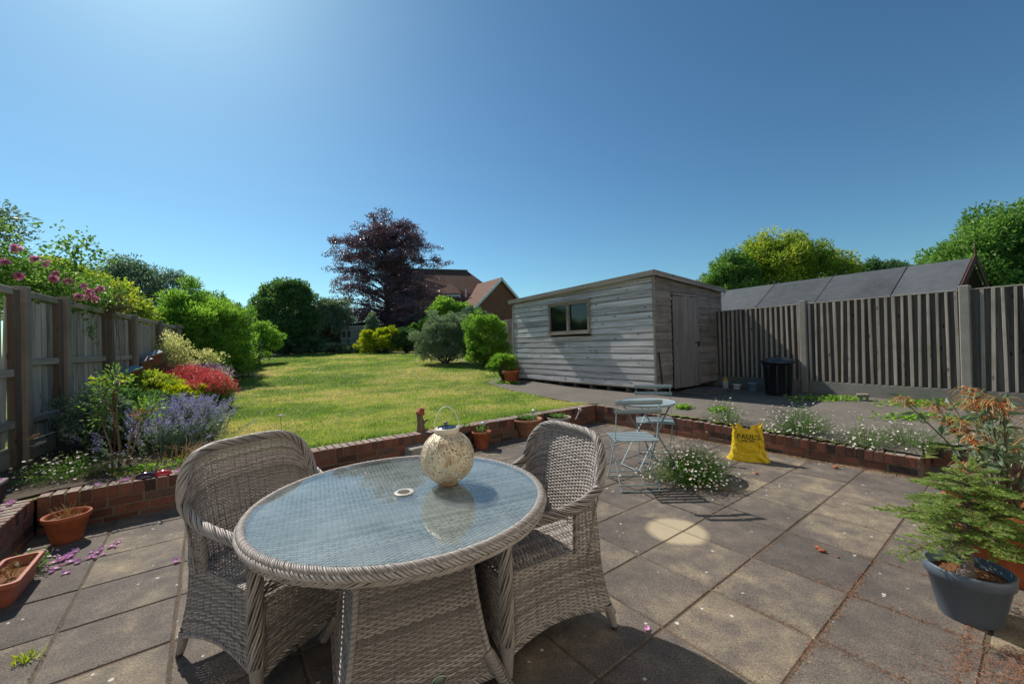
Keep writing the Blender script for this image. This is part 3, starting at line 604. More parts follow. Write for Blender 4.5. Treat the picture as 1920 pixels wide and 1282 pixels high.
def wicker_table(c, rz):
    root = empty("wicker_table", (c[0], c[1], 0), rz, "round grey wicker table with glass top and woven pedestal on the patio", "table")
    Rt = .585
    g = G(); pitch = .0085; ny = int(2 * Rt / pitch); lines = [];
    for j in range(ny):
        y = -Rt + (j + .5) * pitch; h = math.sqrt(max(Rt * Rt - y * y, 1e-5)); n = max(4, int(2 * h / .006)); x = np.linspace(-h, h, n)
        cx = x / .0185; zz = .7235 + .0026 * np.cos(cx * math.pi + (j % 2) * math.pi)
        C = np.stack([x, np.full(n, y), zz], 1); g.ribbons(C[None], np.array([0, 0, 1.]), .0024, .0042, 5, random.random())
    for k in range(-31, 32):
        x = k * .0185; h = math.sqrt(max(Rt * Rt - x * x, 0)) if abs(x) < Rt else 0
        if h > .02: g.ribbons(np.array([[(x, -h, .7235), (x, 0, .7235), (x, h, .7235)]]), np.array([0, 0, 1.]), .002, .005, 4, .3)
    g.lathe([(.001, .716), (.59, .716), (.59, .70), (.001, .70)], 48, tint=.1, m=1); g.build("tabletop", [WICKER, WICKER_D], root)
    def ring(Rr, z, n=240): a = np.linspace(0, 2 * math.pi, n); return np.stack([Rr * np.cos(a), Rr * np.sin(a), np.full(n, z)], 1), np.stack([np.cos(a), np.sin(a), 0 * a], 1)
    g = G()
    p, N = ring(.596, .7345); braid(g, p, N, .013, .009, 7, 60, .0038, n=2400)
    p, N = ring(.606, .721); braid(g, p, N, .010, .010, 5, 46, .0050, n=2000, phase=1)
    p, N = ring(.598, .706); braid(g, p, N, .012, .015, 11, -20, .0036, n=1700)
    g.build("table_rim", [WICKER, WICKER_D], root)
    g = G(); g.lathe([(.03, .7375), (.582, .7375), (.585, .739), (.585, .7425), (.582, .744), (.03, .744), (.03, .7375)], 128, tint=.5, smooth=False); g.build("glass_top", TGLASS, root)
    g = G(); g.lathe([(.026, .72), (.026, .748), (.030, .7495), (.042, .7485), (.045, .7455), (.030, .7455), (.029, .72)], 32); g.build("parasol_ring", plain("ring_grey", (.42, .4, .37), .45, .4, .1), root)
    hw = lambda z: .215 + .075 * (1 - np.clip((z - .05) / .62, 0, 1)) ** 2
    for q in range(4):
        cr, sr = math.cos(q * math.pi / 2), math.sin(q * math.pi / 2)
        def P(u, v):
            z = .055 + v * .60; h = hw(z); x = (u * 2 - 1) * h; y = -h + 0 * u; return np.stack([x * cr - y * sr, x * sr + y * cr, z + 0 * u], -1)
        g = G(); weave(g, P, 20, 70, .0043, .0034, .0030, 3, (.01, .99), (0, 1)); zc = np.linspace(0, 1, 20)
        braid(g, P(np.zeros(20), zc), np.tile([0, 0, 1.], (20, 1)) + [.9, 0, 0], .009, .009, 3, 30, .0045, n=400)
        pth = P(np.linspace(0, 1, 30), np.zeros(30)); braid(g, pth, np.tile([0, 0, 1.], (30, 1)), .009, .008, 4, 9, .0045)
        g.build("pedestal_panel", [WICKER, WICKER_D], root)
    g = G(); g.prism([(-.2, -.2), (.2, -.2), (.2, .2), (-.2, .2)], .30, .70, .1, 1); g.build("pedestal_core", [WICKER, WICKER_D], root)
    for sx in (-1, 1):
        for sy in (-1, 1):
            g = G(); g.tube([(sx * .33, sy * .33, 0), (sx * .30, sy * .30, .06), (sx * .265, sy * .265, .14)], [.017, .021, .024], 12, .4)
            ring_ = np.linspace(0, 12 * 2 * math.pi, 260); f = ring_ / ring_[-1]; C = np.stack([sx * (.33 - .06 * f) + .022 * np.cos(ring_), sy * (.33 - .06 * f) + .022 * np.sin(ring_), .012 + .125 * f], 1)
            g.ribbons(C[None], norm(np.stack([np.cos(ring_), np.sin(ring_), 0 * f], 1))[None], .0028, .0045, 4, .5); g.build("leg", [WICKER, WICKER_D], root)
    g = G(); g.lathe([(.001, .003), (.026, .003), (.028, .0)], 24, sx=1, sy=.55); b = g.build("badge", plain("badge_metal", (.35, .4, .36), .35, .5, .1, .6), root)
    z = .115; b.location = (.06, -hw(z) - .009, z); b.rotation_euler = (math.pi / 2 - .05, 0, 0)
    g = G(); g.lathe([(.019, .0036), (.0195, .0044), (.0225, .0044), (.023, .0032)], 24, sx=1.05, sy=.5); g.build("badge_line", INK, b)
TBL = (-.487, 1.765)
wicker_table(TBL, R(26))

def lantern(x, y, z):
    root = empty("globe_lantern", (x, y, z), .4, "cream pierced metal globe lantern with wire handle standing on the glass tabletop", "lantern")
    th = np.linspace(.30, math.pi - .42, 26); prof = [(.123 * math.sin(t), .128 - .118 * math.cos(math.pi - t) * -1) for t in th]
    prof = [(.123 * math.sin(t), .125 - .122 * math.cos(t)) for t in np.linspace(.34, math.pi - .42, 28)]
    g = G(); g.lathe(prof, 56); g.lathe([(r - .0015, z_) for r, z_ in prof], 56); g.build("globe", FILI, root)
    g = G()
    for k in range(14):
        a = k * 2 * math.pi / 14; P = np.array([(r * math.cos(a) * 1.008, r * math.sin(a) * 1.008, z_) for r, z_ in prof]); g.ribbons(P[None], norm(P - [0, 0, .12])[None], .0012, .0014, 4, .5)
    g.build("rib", CREAM, root)
    g = G(); g.lathe([(.0, .0), (.042, 0), (.046, .006), (.042, .013), (.0, .013)], 32); g.build("base_ring", plain("rusty_cream", (.36, .2, .09), .7, .3, .5), root)
    g = G(); g.lathe([(.050, .232), (.056, .236), (.056, .254), (.052, .259), (.0, .259)], 36); g.build("collar", CREAM, root)
    g = G(); g.lathe([(.0, .262), (.043, .262), (.045, .2585)], 32); g.lathe([(0, .282), (.008, .28), (.009, .262)], 12, (.0, .02, 0)); g.build("solar_panel", SOLAR, root)
    g = G(); a = np.linspace(0, math.pi, 40); P = np.stack([.058 * np.cos(a), 0 * a, .25 + .105 * np.sin(a)], 1); g.ribbons(P[None], np.array([0, 1., 0]), .0019, .0019, 6, .5); h = g.build("handle", WHITEP, root)
    h.rotation_euler = (0, 0, -.4)
lantern(-.312, 1.87, .744)

# ------------------------------------------------------------------ bistro set
def bistro_chair(name, loc, rz, label, seat_z=.455, topz=.845):
    root = empty(name, loc, rz, label, "chair", "folding bistro chairs at the small round table")
    w_ = .195
    g = G()
    for sx in (-1, 1):
        g.bar((sx * w_, -.235, topz), (sx * w_, -.13, .45), .006, .020, (0, 1, 0)); g.bar((sx * w_, -.13, .455), (sx * w_, .205, .01), .006, .020, (0, 1, 0))
        g.bar((sx * (w_ - .022), .185, .44), (sx * (w_ - .022), -.235, .01), .006, .020, (0, 1, 0)); g.bar((sx * (w_ - .005), .19, .44), (sx * (w_ - .005), -.16, .44), .005, .016)
    for y, zz in ((.205, .012), (-.235, .012), (-.20, .055), (.165, .07)): g.tube([(-w_, y, zz), (w_, y, zz)], .0055, 8)
    g.build("leg_frame", STEELG, root)
    for k in range(6):
        g = G(); y = -.155 + k * .064; g.box((0, y, seat_z), (.41, .042, .012), None, random.random(), 0, .003); g.build("seat_slat", STEELG, root)
    for zz, yy in ((topz - .022, -.242), (topz - .105, -.220)):
        g = G(); x = np.linspace(-.215, .215, 9); P = np.stack([x, yy - .012 * np.cos(x * 7), np.full(9, zz)], 1)
        g.ribbons(P[None], np.array([0, 0, 1.]), .029, .008, 4, .5, 0, True); g.build("back_slat", STEELG, root)
    return root
bc1 = bistro_chair("bistro_chair", (1.14, 3.915, 0), 0, "pale blue slatted bistro chair in front of its round table, back towards the daisies")
bc2 = copy_tree(bc1, label="pale blue bistro chair behind the small round table, close to the brick wall", group="folding bistro chairs at the small round table")
bc2.name = "bistro_chair.001"; bc2.location = (1.64, 4.70, 0); bc2.rotation_euler = (0, 0, face(-.28, -.95))
def bistro_table():
    root = empty("bistro_table", (1.47, 4.46, 0), .35, "small round pale blue metal folding table between two bistro chairs", "table")
    g = G(); g.lathe([(0, .706), (.29, .706), (.298, .709), (.30, .714), (.30, .69), (.296, .688), (.0, .70)], 48); g.build("tabletop", STEELG, root)
    for k, (a, b) in enumerate([((-.2, .17, .69), (.24, .17, .01)), ((.2, .15, .69), (-.24, .15, .01)), ((-.2, -.17, .69), (.24, -.17, .01)), ((.2, -.15, .69), (-.24, -.15, .01))]):
        g = G(); g.bar(a, b, .006, .022, (0, 1, 0)); g.build("leg", STEELG, root)
    for a, b in (((.24, -.18, .012), (.24, .18, .012)), ((-.24, -.16, .012), (-.24, .16, .012)), ((.0, -.17, .35), (0, .17, .35))): g = G(); g.tube([a, b], .006); g.build("cross_bar", STEELG, root)
bistro_table()
# ------------------------------------------------------------------ small things on the patio
def bag():
    root = empty("plastic_sack", (2.66, 4.60, 0), math.atan2(-.55, .83) , "yellow plastic sack with green PAUL'S lettering standing against the brick wall", "sack")
    root.rotation_euler = (0, 0, R(-24)); root.scale = (.93, .93, .93); g = G(); n = 48; zs = np.linspace(0, .40, 22); V = []
    for i, z in enumerate(zs):
        t = z / .40; hx = .185 - .03 * t + .045 * (1 - t) ** 6; hy = .105 - .055 * t ** 1.5
        for k in range(n):
            a = k * 2 * math.pi / n; ca, sa = math.cos(a), math.sin(a); e = .55
            x = hx * math.copysign(abs(ca) ** e, ca); y = hy * math.copysign(abs(sa) ** e, sa)
            wr = .007 * math.sin(9 * a + 14 * t) + .006 * math.sin(23 * a - 9 * t) * t + .006 * math.sin(5 * a + 31 * t) + .004 * math.sin(17 * a + 40 * t); zz = z
            if t > .85: zz += (t - .85) / .15 * (.03 * math.sin(a * 3 + 1) + .02 * math.sin(a * 7) + (.035 if x > .02 else -.01) - .035 * (abs(x) < .06) + .015 * math.sin(a * 17)); wr += .012 * math.sin(a * 13) * (t - .85) / .15
            V.append((x * (1 + wr * 3), y + wr * .9, zz))
    i = np.arange(21)[:, None] * n; j = np.arange(n)[None]; j2 = (j + 1) % n; Q = np.stack([i + j, i + j2, i + n + j2, i + n + j], -1).reshape(-1, 4)
    g.add(V, Q, None, .5, 0, True)
    inner = [(x * .8, y * .7, .33 + .02 * math.sin(k)) for k, (x, y, z) in enumerate(V[-n:])]
    g.add(V[-n:] + inner, [(k, n + k, n + (k + 1) % n, (k + 1) % n) for k in range(n)], None, .5, 0, True)
    g.build("sack_body", BAG, root)
    g = G(); m_ = 30; pts = [(V[-n:][int(k * n / m_)][0] * .79, V[-n:][int(k * n / m_)][1] * .68, .34) for k in range(m_)]; g.add(pts + [(0, 0, .36)], None, [(k, (k + 1) % m_, m_) for k in range(m_)]); g.build("contents", COMPOST, root)
    g = G(); P = np.array([(-.15, -.02, .39), (-.17, -.03, .425), (-.185, -.035, .43), (-.16, -.01, .40)]); g.tube(P, .009, 6); g.build("crumpled_corner", BAG, root); g = G(); P = np.array([(.12, -.02, .40), (.15, -.02, .425), (.155, -.01, .40)]); g.tube(P, [.012, .016, .008], 8); g.build("crumpled_corner", BAG, root)
    def word(t, size, x, z, y, sp=1.05):
        cu = bpy.data.curves.new("lettering", 'FONT'); cu.body = t; cu.size = size; cu.align_x = 'CENTER'; cu.extrude = .0012; cu.offset = size * .012; cu.space_character = sp
        o = bpy.data.objects.new("lettering", cu); col.objects.link(o); o.parent = root; o.location = (x, y, z); o.rotation_euler = (math.pi / 2 - .12, 0, 0); cu.materials.append(INK)
        bpy.context.view_layer.update(); me = bpy.data.meshes.new_from_object(o); o2 = bpy.data.objects.new("lettering", me); col.objects.link(o2); o2.parent = root; o2.location = o.location; o2.rotation_euler = o.rotation_euler; bpy.data.objects.remove(o); o2.name = "lettering"
    word("PAUL'S", .080, .0, .272, -.098)
    g = G()
    for (x0, x1, z0, z1) in [(-.11, .11, .235, .2375), (-.11, .11, .12, .1225), (-.11, -.1075, .12, .2375), (.1075, .11, .12, .2375)]:
        yy = 0; g.add([(x0, -.116 + (z0 - .05) * .11, z0), (x1, -.116 + (z0 - .05) * .11, z0), (x1, -.116 + (z1 - .05) * .11, z1), (x0, -.116 + (z1 - .05) * .11, z1)], [(0, 1, 2, 3)])
    for x0, x1 in [(-.075, -.012), (.006, .06)]: g.add([(x0, -.100, .247), (x1, -.100, .247), (x1, -.098, .260), (x0, -.098, .260)], [(0, 1, 2, 3)])
    g.build("printed_frame", INK, root)
bag()

def pot(name, loc, r0, r1, h, mat, label, cat="pot", rim=.012, rimh=.035, soil=None, fill=.85, seg=36, sx=1, sy=1, rz=0, group=None):
    root = empty(name, loc, rz, label, cat, group); g = G()
    g.lathe([(0, 0), (r0 * .96, 0), (r0, .006), (r1 - rim * .5, h - rimh), (r1 + rim * .4, h - rimh + .004), (r1 + rim * .6, h - .004), (r1 + rim * .3, h), (r1 - rim * .6, h), (r1 - rim * .9, h - rimh), (r0 + (r1 - r0) * fill * .93 - .004, h * fill * .97)], seg, sx=sx, sy=sy, tint=random.random())
    g.build("pot_body", mat, root)
    if soil:
        g = G(); rr = (r0 + (r1 - r0) * fill) * .985 - .004; n = 14; V = [(0, 0, h * fill + .008)]; T = []; Q = []
        for k in range(1, 7):
            for a in range(24): q = rr * k / 6; V.append((q * math.cos(a * math.pi / 12) * sx, q * math.sin(a * math.pi / 12) * sy, h * fill + random.uniform(-.004, .008)))
        T = [(0, 1 + a, 1 + (a + 1) % 24) for a in range(24)]
        for k in range(5):
            for a in range(24): Q.append((1 + k * 24 + a, 1 + (k + 1) * 24 + a, 1 + (k + 1) * 24 + (a + 1) % 24, 1 + k * 24 + (a + 1) % 24))
        g.add(V, Q, T, .5); g.build("soil", soil, root)
    return root
def stems_leaves(name, mats, parent, n, spread, h, L, W, zb=0, stem=True, tint=(0, 1), c=(0, 0), upr=.5, leafn=7):
    g = G()
    for k in range(n):
        a = random.uniform(0, 6.283); q = spread * math.sqrt(random.random()); tip = np.array([c[0] + q * math.cos(a), c[1] + q * math.sin(a), zb + h * random.uniform(.6, 1)])
        b = np.array([c[0] + q * .3 * math.cos(a), c[1] + q * .3 * math.sin(a), zb]); 
        if stem: g.tube([b, (b + tip) / 2 + np.array([0, 0, h * .1]), tip], .0016, 3, .3, 0, False)
        t = rng.random(leafn) * .8 + .2; C = b + (tip - b) * t[:, None]; D = rng.normal(size=(leafn, 3)); D[:, 2] = abs(D[:, 2]) * upr
        g.leaves(C, D, rng.uniform(.7, 1.1, leafn) * L, W, rng.uniform(*tint, leafn), 0)
    return g.build(name, mats, parent)

# left: big terracotta pot, trough
p = pot("plant_pot", (-3.36, 3.02, 0), .082, .128, .20, TERRA, "wide terracotta pot with dry stems in the left corner of the patio", "plant pot", .011, .035, COMPOST, .82)
g = G()
for k in range(26):
    a = random.uniform(0, 6.28); b = np.array([random.uniform(-.05, .05), random.uniform(-.05, .05), .16]); g.tube([b, b + [.03 * math.cos(a), .03 * math.sin(a), .05], b + [.06 * math.cos(a), .06 * math.sin(a), .07 + random.uniform(0, .06)]], [.003, .002, .001], 4, random.random())
g.build("dry_stem", STRAW, p)
def trough():
    root = empty("planter_trough", (-2.96, 2.36, 0), math.atan2(-.8, .6), "faded terracotta plastic trough half out of the picture beside the brick wall", "trough"); g = G()
    L, Wd, h = .44, .16, .14
    def ringp(l, w_, z, n=8, r=.03):
        P = []
        for cx, cy, a0 in ((l - r, w_ - r, 0), (-l + r, w_ - r, 90), (-l + r, -w_ + r, 180), (l - r, -w_ + r, 270)):
            for k in range(n): a = R(a0 + 90 * k / (n - 1)); P.append((cx + r * math.cos(a), cy + r * math.sin(a), z))
        return P
    rings = [ringp(L / 2 - .04, Wd / 2 - .03, 0), ringp(L / 2 - .012, Wd / 2 - .012, h - .03), ringp(L / 2 + .004, Wd / 2 + .004, h - .028), ringp(L / 2 + .006, Wd / 2 + .006, h), ringp(L / 2 - .012, Wd / 2 - .012, h), ringp(L / 2 - .02, Wd / 2 - .018, h - .05), ringp(L / 2 - .03, Wd / 2 - .025, .07)]
    n = len(rings[0]); V = [p_ for r_ in rings for p_ in r_]; i = np.arange(len(rings) - 1)[:, None] * n; j = np.arange(n)[None]; j2 = (j + 1) % n
    g.add(V, np.stack([i + j, i + j2, i + n + j2, i + n + j], -1).reshape(-1, 4), None, .5, 0, False); g.build("trough_body", TERRA_PINK, root)
    g = G(); P = ringp(L / 2 - .028, Wd / 2 - .024, .085); g.add(P + [(0, 0, .09)], None, [(k, (k + 1) % n, n) for k in range(n)]); g.build("soil", COMPOST, root)
    stems_leaves("dry_stem", STRAW, root, 12, .1, .08, .03, .004, .10, True)
trough()
# pots by the long brick wall
p = pot("plant_pot", (-.44, 5.42, 0), .085, .125, .225, TERRA, "orange terracotta pot with a sparse seedling beside the dark pot by the wall", "plant pot", .01, .035, SOIL, .85)
stems_leaves("seedling", L_MID, p, 16, .12, .12, .035, .015, .19)
p = pot("plant_pot", (-.72, 5.50, 0), .09, .13, .22, DARKPOT, "dark glazed pot with green leaves, partly behind the lantern", "plant pot", .01, .03, SOIL, .85)
stems_leaves("leafy_plant", L_MID, p, 30, .13, .12, .05, .03, .19)
p = pot("plant_bowl", (.20, 6.02, 0), .12, .215, .27, TERRA_PALE, "wide terracotta bowl of small green plants near the wall behind the right wicker chair", "plant bowl", .016, .035, SOIL, .88)
stems_leaves("low_plant", L_MID, p, 46, .19, .10, .03, .012, .24)
p = pot("plant_bowl", (.70, 6.32, 0), .11, .19, .23, STONE, "pale stone bowl with creeping green, farther along the wall than the terracotta bowl", "plant bowl", .016, .03, SOIL, .9)
stems_leaves("low_plant", L_MID, p, 40, .17, .07, .03, .014, .21)
for (x, y, z, lb) in ((.29, 6.02, .25, "clear solar stake light sticking out of the terracotta bowl"), (.98, 6.30, .22, "tilted solar stake light at the edge of the pale stone bowl"), (-.42, 5.41, .2, "solar stake light in the orange pot by the wall")):
    r_ = empty("stake_light", (x, y, z), 0, lb, "solar light"); r_.rotation_euler = (.0, .45 if x > .9 else .05, 0)
    g = G(); g.tube([(0, 0, -.04), (0, 0, .10)], .006, 8); g.build("stem", WHITEP, r_); g = G(); g.lathe([(0, .10), (.018, .10), (.030, .125), (.032, .14), (.012, .152), (0, .154)], 16); g.build("head", plain("clear_plastic", (.55, .58, .6), .2, .6, .1), r_)
# figurine with terracotta hat on a stump, step stone
r_ = empty("garden_figure", (-1.20, 5.17, .285), .3, "weathered wooden mushroom ornament capped with a terracotta pot on the wall", "ornament")
g = G(); g.tube([(0, 0, -.02), (.006, 0, .12), (-.012, .005, .23), (.0, 0, .262)], [.055, .045, .034, .03], 10, .4); g.tube([(.02, -.02, .10), (.07, -.03, .15), (.11, -.03, .155)], [.016, .012, .008], 7); g.tube([(.0, -.02, .05), (.05, -.05, .03), (.09, -.05, .035)], [.03, .02, .016], 7); g.build("stump", TWIG, r_)
g = G(); g.lathe([(.052, 0), (.056, .0), (.058, .022), (.050, .024), (.037, .075), (0, .077)], 24, (0, 0, 0)); g.lathe([(0, .0), (.05, .0)], 24); o = g.build("pot_hat", TERRA, r_); o.location = (-.004, 0, .235); o.rotation_euler = (.1, .35, 0)
g = G(); g.box((-1.17, 4.93, .085), (.30, .19, .17), math.atan2(DA[1], DA[0]) + .15, .6, 0, .012); tag(g.build("stone_block", STONE), "pale stone block on the patio against the wall below the wooden ornament", "stone block")
# painted stones on the left wall
for (x, y, c_, nm, lb, s_) in ((-3.16, 3.62, (.55, .03, .035), "ladybird_stone", "shiny red painted stone on top of the left brick wall", 1.0), (-3.255, 3.55, (.05, .02, .04), "painted_stone", "dark purple painted stone beside the red one on the wall", 1.1)):
    g = G(); a = np.linspace(0, math.pi / 2, 8); g.lathe([(0, .0)] + [(.052 * s_ * math.cos(t), .045 * s_ * math.sin(t)) for t in a], 24, (0, 0, 0), sx=1.25, sy=.85); o = g.build(nm, plain(nm + "_paint", c_, .18, .6, .25)); o.location = (x, y, .29); o.rotation_euler = (0, 0, .6); tag(o, lb, "painted stone")
    if c_[0] > .3:
        g = G()
        for q, (px, py) in enumerate(((.02, -.02), (-.03, -.015), (.0, .02), (.035, .012), (-.035, .018))):
            zz = .045 * math.sqrt(max(0, 1 - (px / .065) ** 2 - (py / .044) ** 2)); g.lathe([(0, .0015), (.006, .001), (.007, -.002)], 10, (px, py, zz))
        g.build("spot", WHITEP if 0 else plain("spot_white", (.6, .55, .5), .3, .5, .1), o)
# black bin, watering pots by the fence
def dustbin():
    root = empty("dustbin", (5.08, 7.72, .285), .3, "black plastic dustbin with domed lid in front of the right fence", "bin"); g = G()
    g.lathe([(0, 0), (.205, 0), (.21, .02), (.245, .60), (.262, .605), (.262, .63), (.245, .635), (.24, .60)], 40)
    for k in range(10):
        a = k * math.pi / 5; g.bar((.213 * math.cos(a), .213 * math.sin(a), .05), (.246 * math.cos(a), .246 * math.sin(a), .58), .03, .01, (math.cos(a), math.sin(a), 0))
    g.build("bin_body", BLACKP, root); g = G(); g.lathe([(.272, .615), (.276, .625), (.276, .645), (.262, .665), (.20, .70), (.10, .722), (.0, .726)], 40); g.lathe([(.277, .615), (.262, .60), (.255, .615)], 40); o = g.build("lid", plain("bin_lid_plastic", (.02, .03, .045), .33, .5, .2), root)
    g = G(); g.bar((-.07, 0, .742), (.07, 0, .742), .03, .022); g.bar((-.07, 0, .70), (-.07, 0, .75), .03, .02, (0, 1, 0)); g.bar((.07, 0, .70), (.07, 0, .75), .03, .02, (0, 1, 0)); g.build("handle", BLACKP, o)
    for s_ in (-1, 1):
        g = G(); g.box((s_ * .262, 0, .56), (.04, .11, .05), None, .5, 0, .012); g.build("handle", BLACKP, root)
dustbin()
pot("plant_pot", (5.02, 8.45, .285), .07, .095, .17, plain("blue_grey_pot", (.2, .27, .36), .6, .3, .15), "blue grey pot left of the black bin by the fence", "pot", soil=SOIL)
pot("plant_pot", (4.86, 8.75, .285), .06, .075, .11, plain("white_pot", (.55, .58, .62), .5, .3, .1), "small white pot between the yellow bottle and the blue grey pot", "pot", soil=SOIL)
r_ = empty("plastic_bottle", (4.70, 8.92, .285), .2, "yellow topped plastic bottle on the ground near the shed corner", "bottle")
g = G(); g.box((0, 0, .09), (.11, .07, .18), None, .5, 0, .02); g.build("bottle_body", plain("pale_label", (.4, .45, .42), .5, .3, .2), r_); g = G(); g.lathe([(.045, .17), (.05, .19), (.03, .22), (.025, .26), (0, .262)], 16); g.build("bottle_neck", plain("amber", (.55, .3, .03), .4, .4, .1), r_)
pot("concrete_pot", (5.88, 6.78, .27), .07, .088, .13, STONE, "small square grey concrete pot on the yard in front of the right fence", "pot", .008, .02, SOIL, .9, 4, rz=.5)
g = G(); g.box((0, 0, .02), (.95, .55, .04), None, .4, 0, .01); g.box((.02, .02, .055), (.8, .45, .03), None, .2, 0, .008); o = g.build("door_step", CONC); o.location = (3.98, 8.36, .29); o.rotation_euler = (0, 0, R(37)); tag(o, "low grey slab step on the ground in front of the shed door", "step")
# terracotta crumbs on slabs
for (x, y, s_, cl_) in ((1.96, 2.63, .018, "orange terracotta chip on the slabs, upper of the touching pair"), (1.955, 2.59, .02, "orange terracotta chip on the slabs, lower of the touching pair"), (2.0, 2.52, .008, "tiny orange crumb on the slabs just below the pair of chips"), (2.45, 4.1, .02, "reddish chip on the slabs in front of the yellow sack"), (3.35, 4.22, .03, "flat pink brick fragment at the foot of the right brick wall")):
    g = G(); a = np.linspace(-math.pi / 2, math.pi / 2, 6); g.lathe([(s_ * math.cos(t), s_ * .5 * (1 + math.sin(t))) for t in a], 8, sx=1.2, sy=.8); o = g.build("terracotta_chip", TERRA); o.location = (x, y, .001); o.rotation_euler = (0, 0, random.random() * 3); tag(o, cl_, "terracotta chip")

# crumbs, twigs and dead bits along the wall foot
g = G(); n = 2600; t = rng.uniform(0, 4.6, n); off = np.abs(rng.normal(0, .05, n)); d1 = norm(np.array(CR) - np.array(CC)); n1 = np.array([d1[1], -d1[0]]); P = np.array(CC) + d1 * t[:, None] + n1 * off[:, None]; P = np.column_stack([P, rng.uniform(.001, .006, n)])
D = rng.normal(size=(n, 3)); D[:, 2] *= .25; g.leaves(P, D, rng.uniform(.006, .022, n), .005, rng.random(n)); 
n = 1500; P = np.column_stack([rng.uniform(-3.2, 4.2, n), rng.uniform(1.0, 5.5, n), rng.uniform(.001, .004, n)]); P = P[inside([(-3.5, 3.0), (1.4, 6.8), (3.7, 3.8), (6, 1), (-2, 1)], P[:, 0], P[:, 1])]; D = rng.normal(size=P.shape); D[:, 2] *= .2
g.leaves(P, D, rng.uniform(.004, .012, len(P)), .004, rng.random(len(P))); g.build("plant_debris", STRAW, label="dead leaf crumbs gathered along the foot of the wall and over the slabs", cat="debris", kind="stuff")
# petals
g = G(); n = 6; u, v_ = np.meshgrid(np.linspace(-1, 1, n), np.linspace(-1, 1, n)); X = u * np.sqrt(1 - v_ ** 2 / 2) * .019; Y = v_ * np.sqrt(1 - u ** 2 / 2) * .013; V = np.stack([X, Y, .002 + .010 * (u ** 2) + .004 * v_ ** 2], -1).reshape(-1, 3)
i = np.arange(n - 1)[:, None] * n + np.arange(n - 1)[None]; Qp = np.stack([i, i + 1, i + n + 1, i + n], -1).reshape(-1, 4); g.add(V, Qp, None, np.repeat(rng.random(1), 36), 0, True)
pet = g.build("fallen_petal", PINK); spots = []
for k in range(26): q = rng.normal(0, .14); r2 = rng.normal(0, .07); spots.append((-3.0 + q * .8 + r2 * -.6 + .07 * 0, 2.78 + q * .6 + r2 * .8 - .02, .003))
for k in range(10): spots.append((-3.25 + rng.uniform(-.1, .35), 2.62 + rng.uniform(-.05, .3), .003))
for k in range(16): t = rng.uniform(0, 1.1); spots.append((CL[0] + DA[0] * t - .03 + rng.normal(0, .02), CL[1] + DA[1] * t + .07, .295))
for k in range(14): t = rng.uniform(0, 1.2); spots.append((CL[0] - DB[0] * t - .09, CL[1] - DB[1] * t - .05, .295))
spots += [(-2.25, 2.66, .003), (.61, 1.93, .003), (-2.75, 3.55, .003), (-2.86, 2.56, .003), (-3.92, 2.95, .45), (-4.0, 3.0, .45), (-3.86, 3.03, .45)]
for k, sp in enumerate(spots):
    o = pet if k == 0 else pet.copy()
    if k: col.objects.link(o)
    o.location = sp; o.rotation_euler = (rng.normal(0, .15), rng.normal(0, .15), rng.uniform(0, 6)); o.scale = (1, 1, 1) if k else (1, 1, 1)
    s_ = rng.uniform(.8, 1.5); o.scale = (s_, s_, s_); lbs = {52: "lone pink petal on the slab left of the left wicker chair", 73: "x"}
    kk = len(spots) - k
    if kk == 7: tag(o, "lone pink petal on the slab beside the left wicker chair", "petal")
    elif kk == 6: tag(o, "lone lilac petal on the shaded slab beside the right wicker chair", "petal")
    elif kk == 5: tag(o, "single lilac petal on the slab at the foot of the long brick wall", "petal")
    elif kk == 4: tag(o, "single curled pink petal nearest the trough end", "petal")
    elif kk <= 3: tag(o, "lilac petal on the concrete cap of the brick pier", "petal", "petals on the brick pier")
    elif k < 26: tag(o, "pink petal in the scatter on the slabs right of the wide terracotta pot", "petal", "petals scattered beside the terracotta pot")
    elif k < 36: tag(o, "lilac petal in the drift between the trough and the wide terracotta pot", "petal", "petals drifted between trough and pot")
    elif k < 52: tag(o, "lilac petal on top of the long brick wall behind the terracotta pot", "petal", "petals on the long wall")
    else: tag(o, "lilac petal on top of the short brick wall beside the trough", "petal", "petals on the short wall")
for k, (x, y) in enumerate(((-1.62, 3.0),)): pass

# ------------------------------------------------------------------ flowers and plants
def flower_heads(g, C, N, r, mw=1, me=2, tint=None):
    """little daisies: 7-sided white disc with a raised eye"""
    n = len(C); N = norm(N); A = norm(np.cross(N, rng.normal(size=(n, 3)))); B = np.cross(N, A); r = np.broadcast_to(r, (n,))[:, None]
    ang = np.arange(8) * 2 * math.pi / 8; ring = C[:, None] + r[:, None] * (np.cos(ang)[None, :, None] * A[:, None] + np.sin(ang)[None, :, None] * B[:, None]) * (1 - .12 * (np.arange(8) % 2))[None, :, None] + N[:, None] * r[:, None] * .18
    P = np.concatenate([C[:, None], ring], 1); i = np.arange(n)[:, None] * 9; T = np.concatenate([i + [0, 1 + k, 1 + (k + 1) % 8] for k in range(8)])
    g.add(P.reshape(-1, 3), None, T, np.repeat(np.broadcast_to(tint if tint is not None else rng.random(n), (n,)), 9), mw)
    ring = C[:, None] + N[:, None] * r[:, None] * .16 + .36 * r[:, None] * (np.cos(ang[::2])[None, :, None] * A[:, None] + np.sin(ang[::2])[None, :, None] * B[:, None]); P = np.concatenate([C[:, None] + N[:, None] * r[:, None] * .3, ring], 1); i = np.arange(n)[:, None] * 5
    g.add(P.reshape(-1, 3), None, np.concatenate([i + [0, 1 + k, 1 + (k + 1) % 4] for k in range(4)]), .5, me)
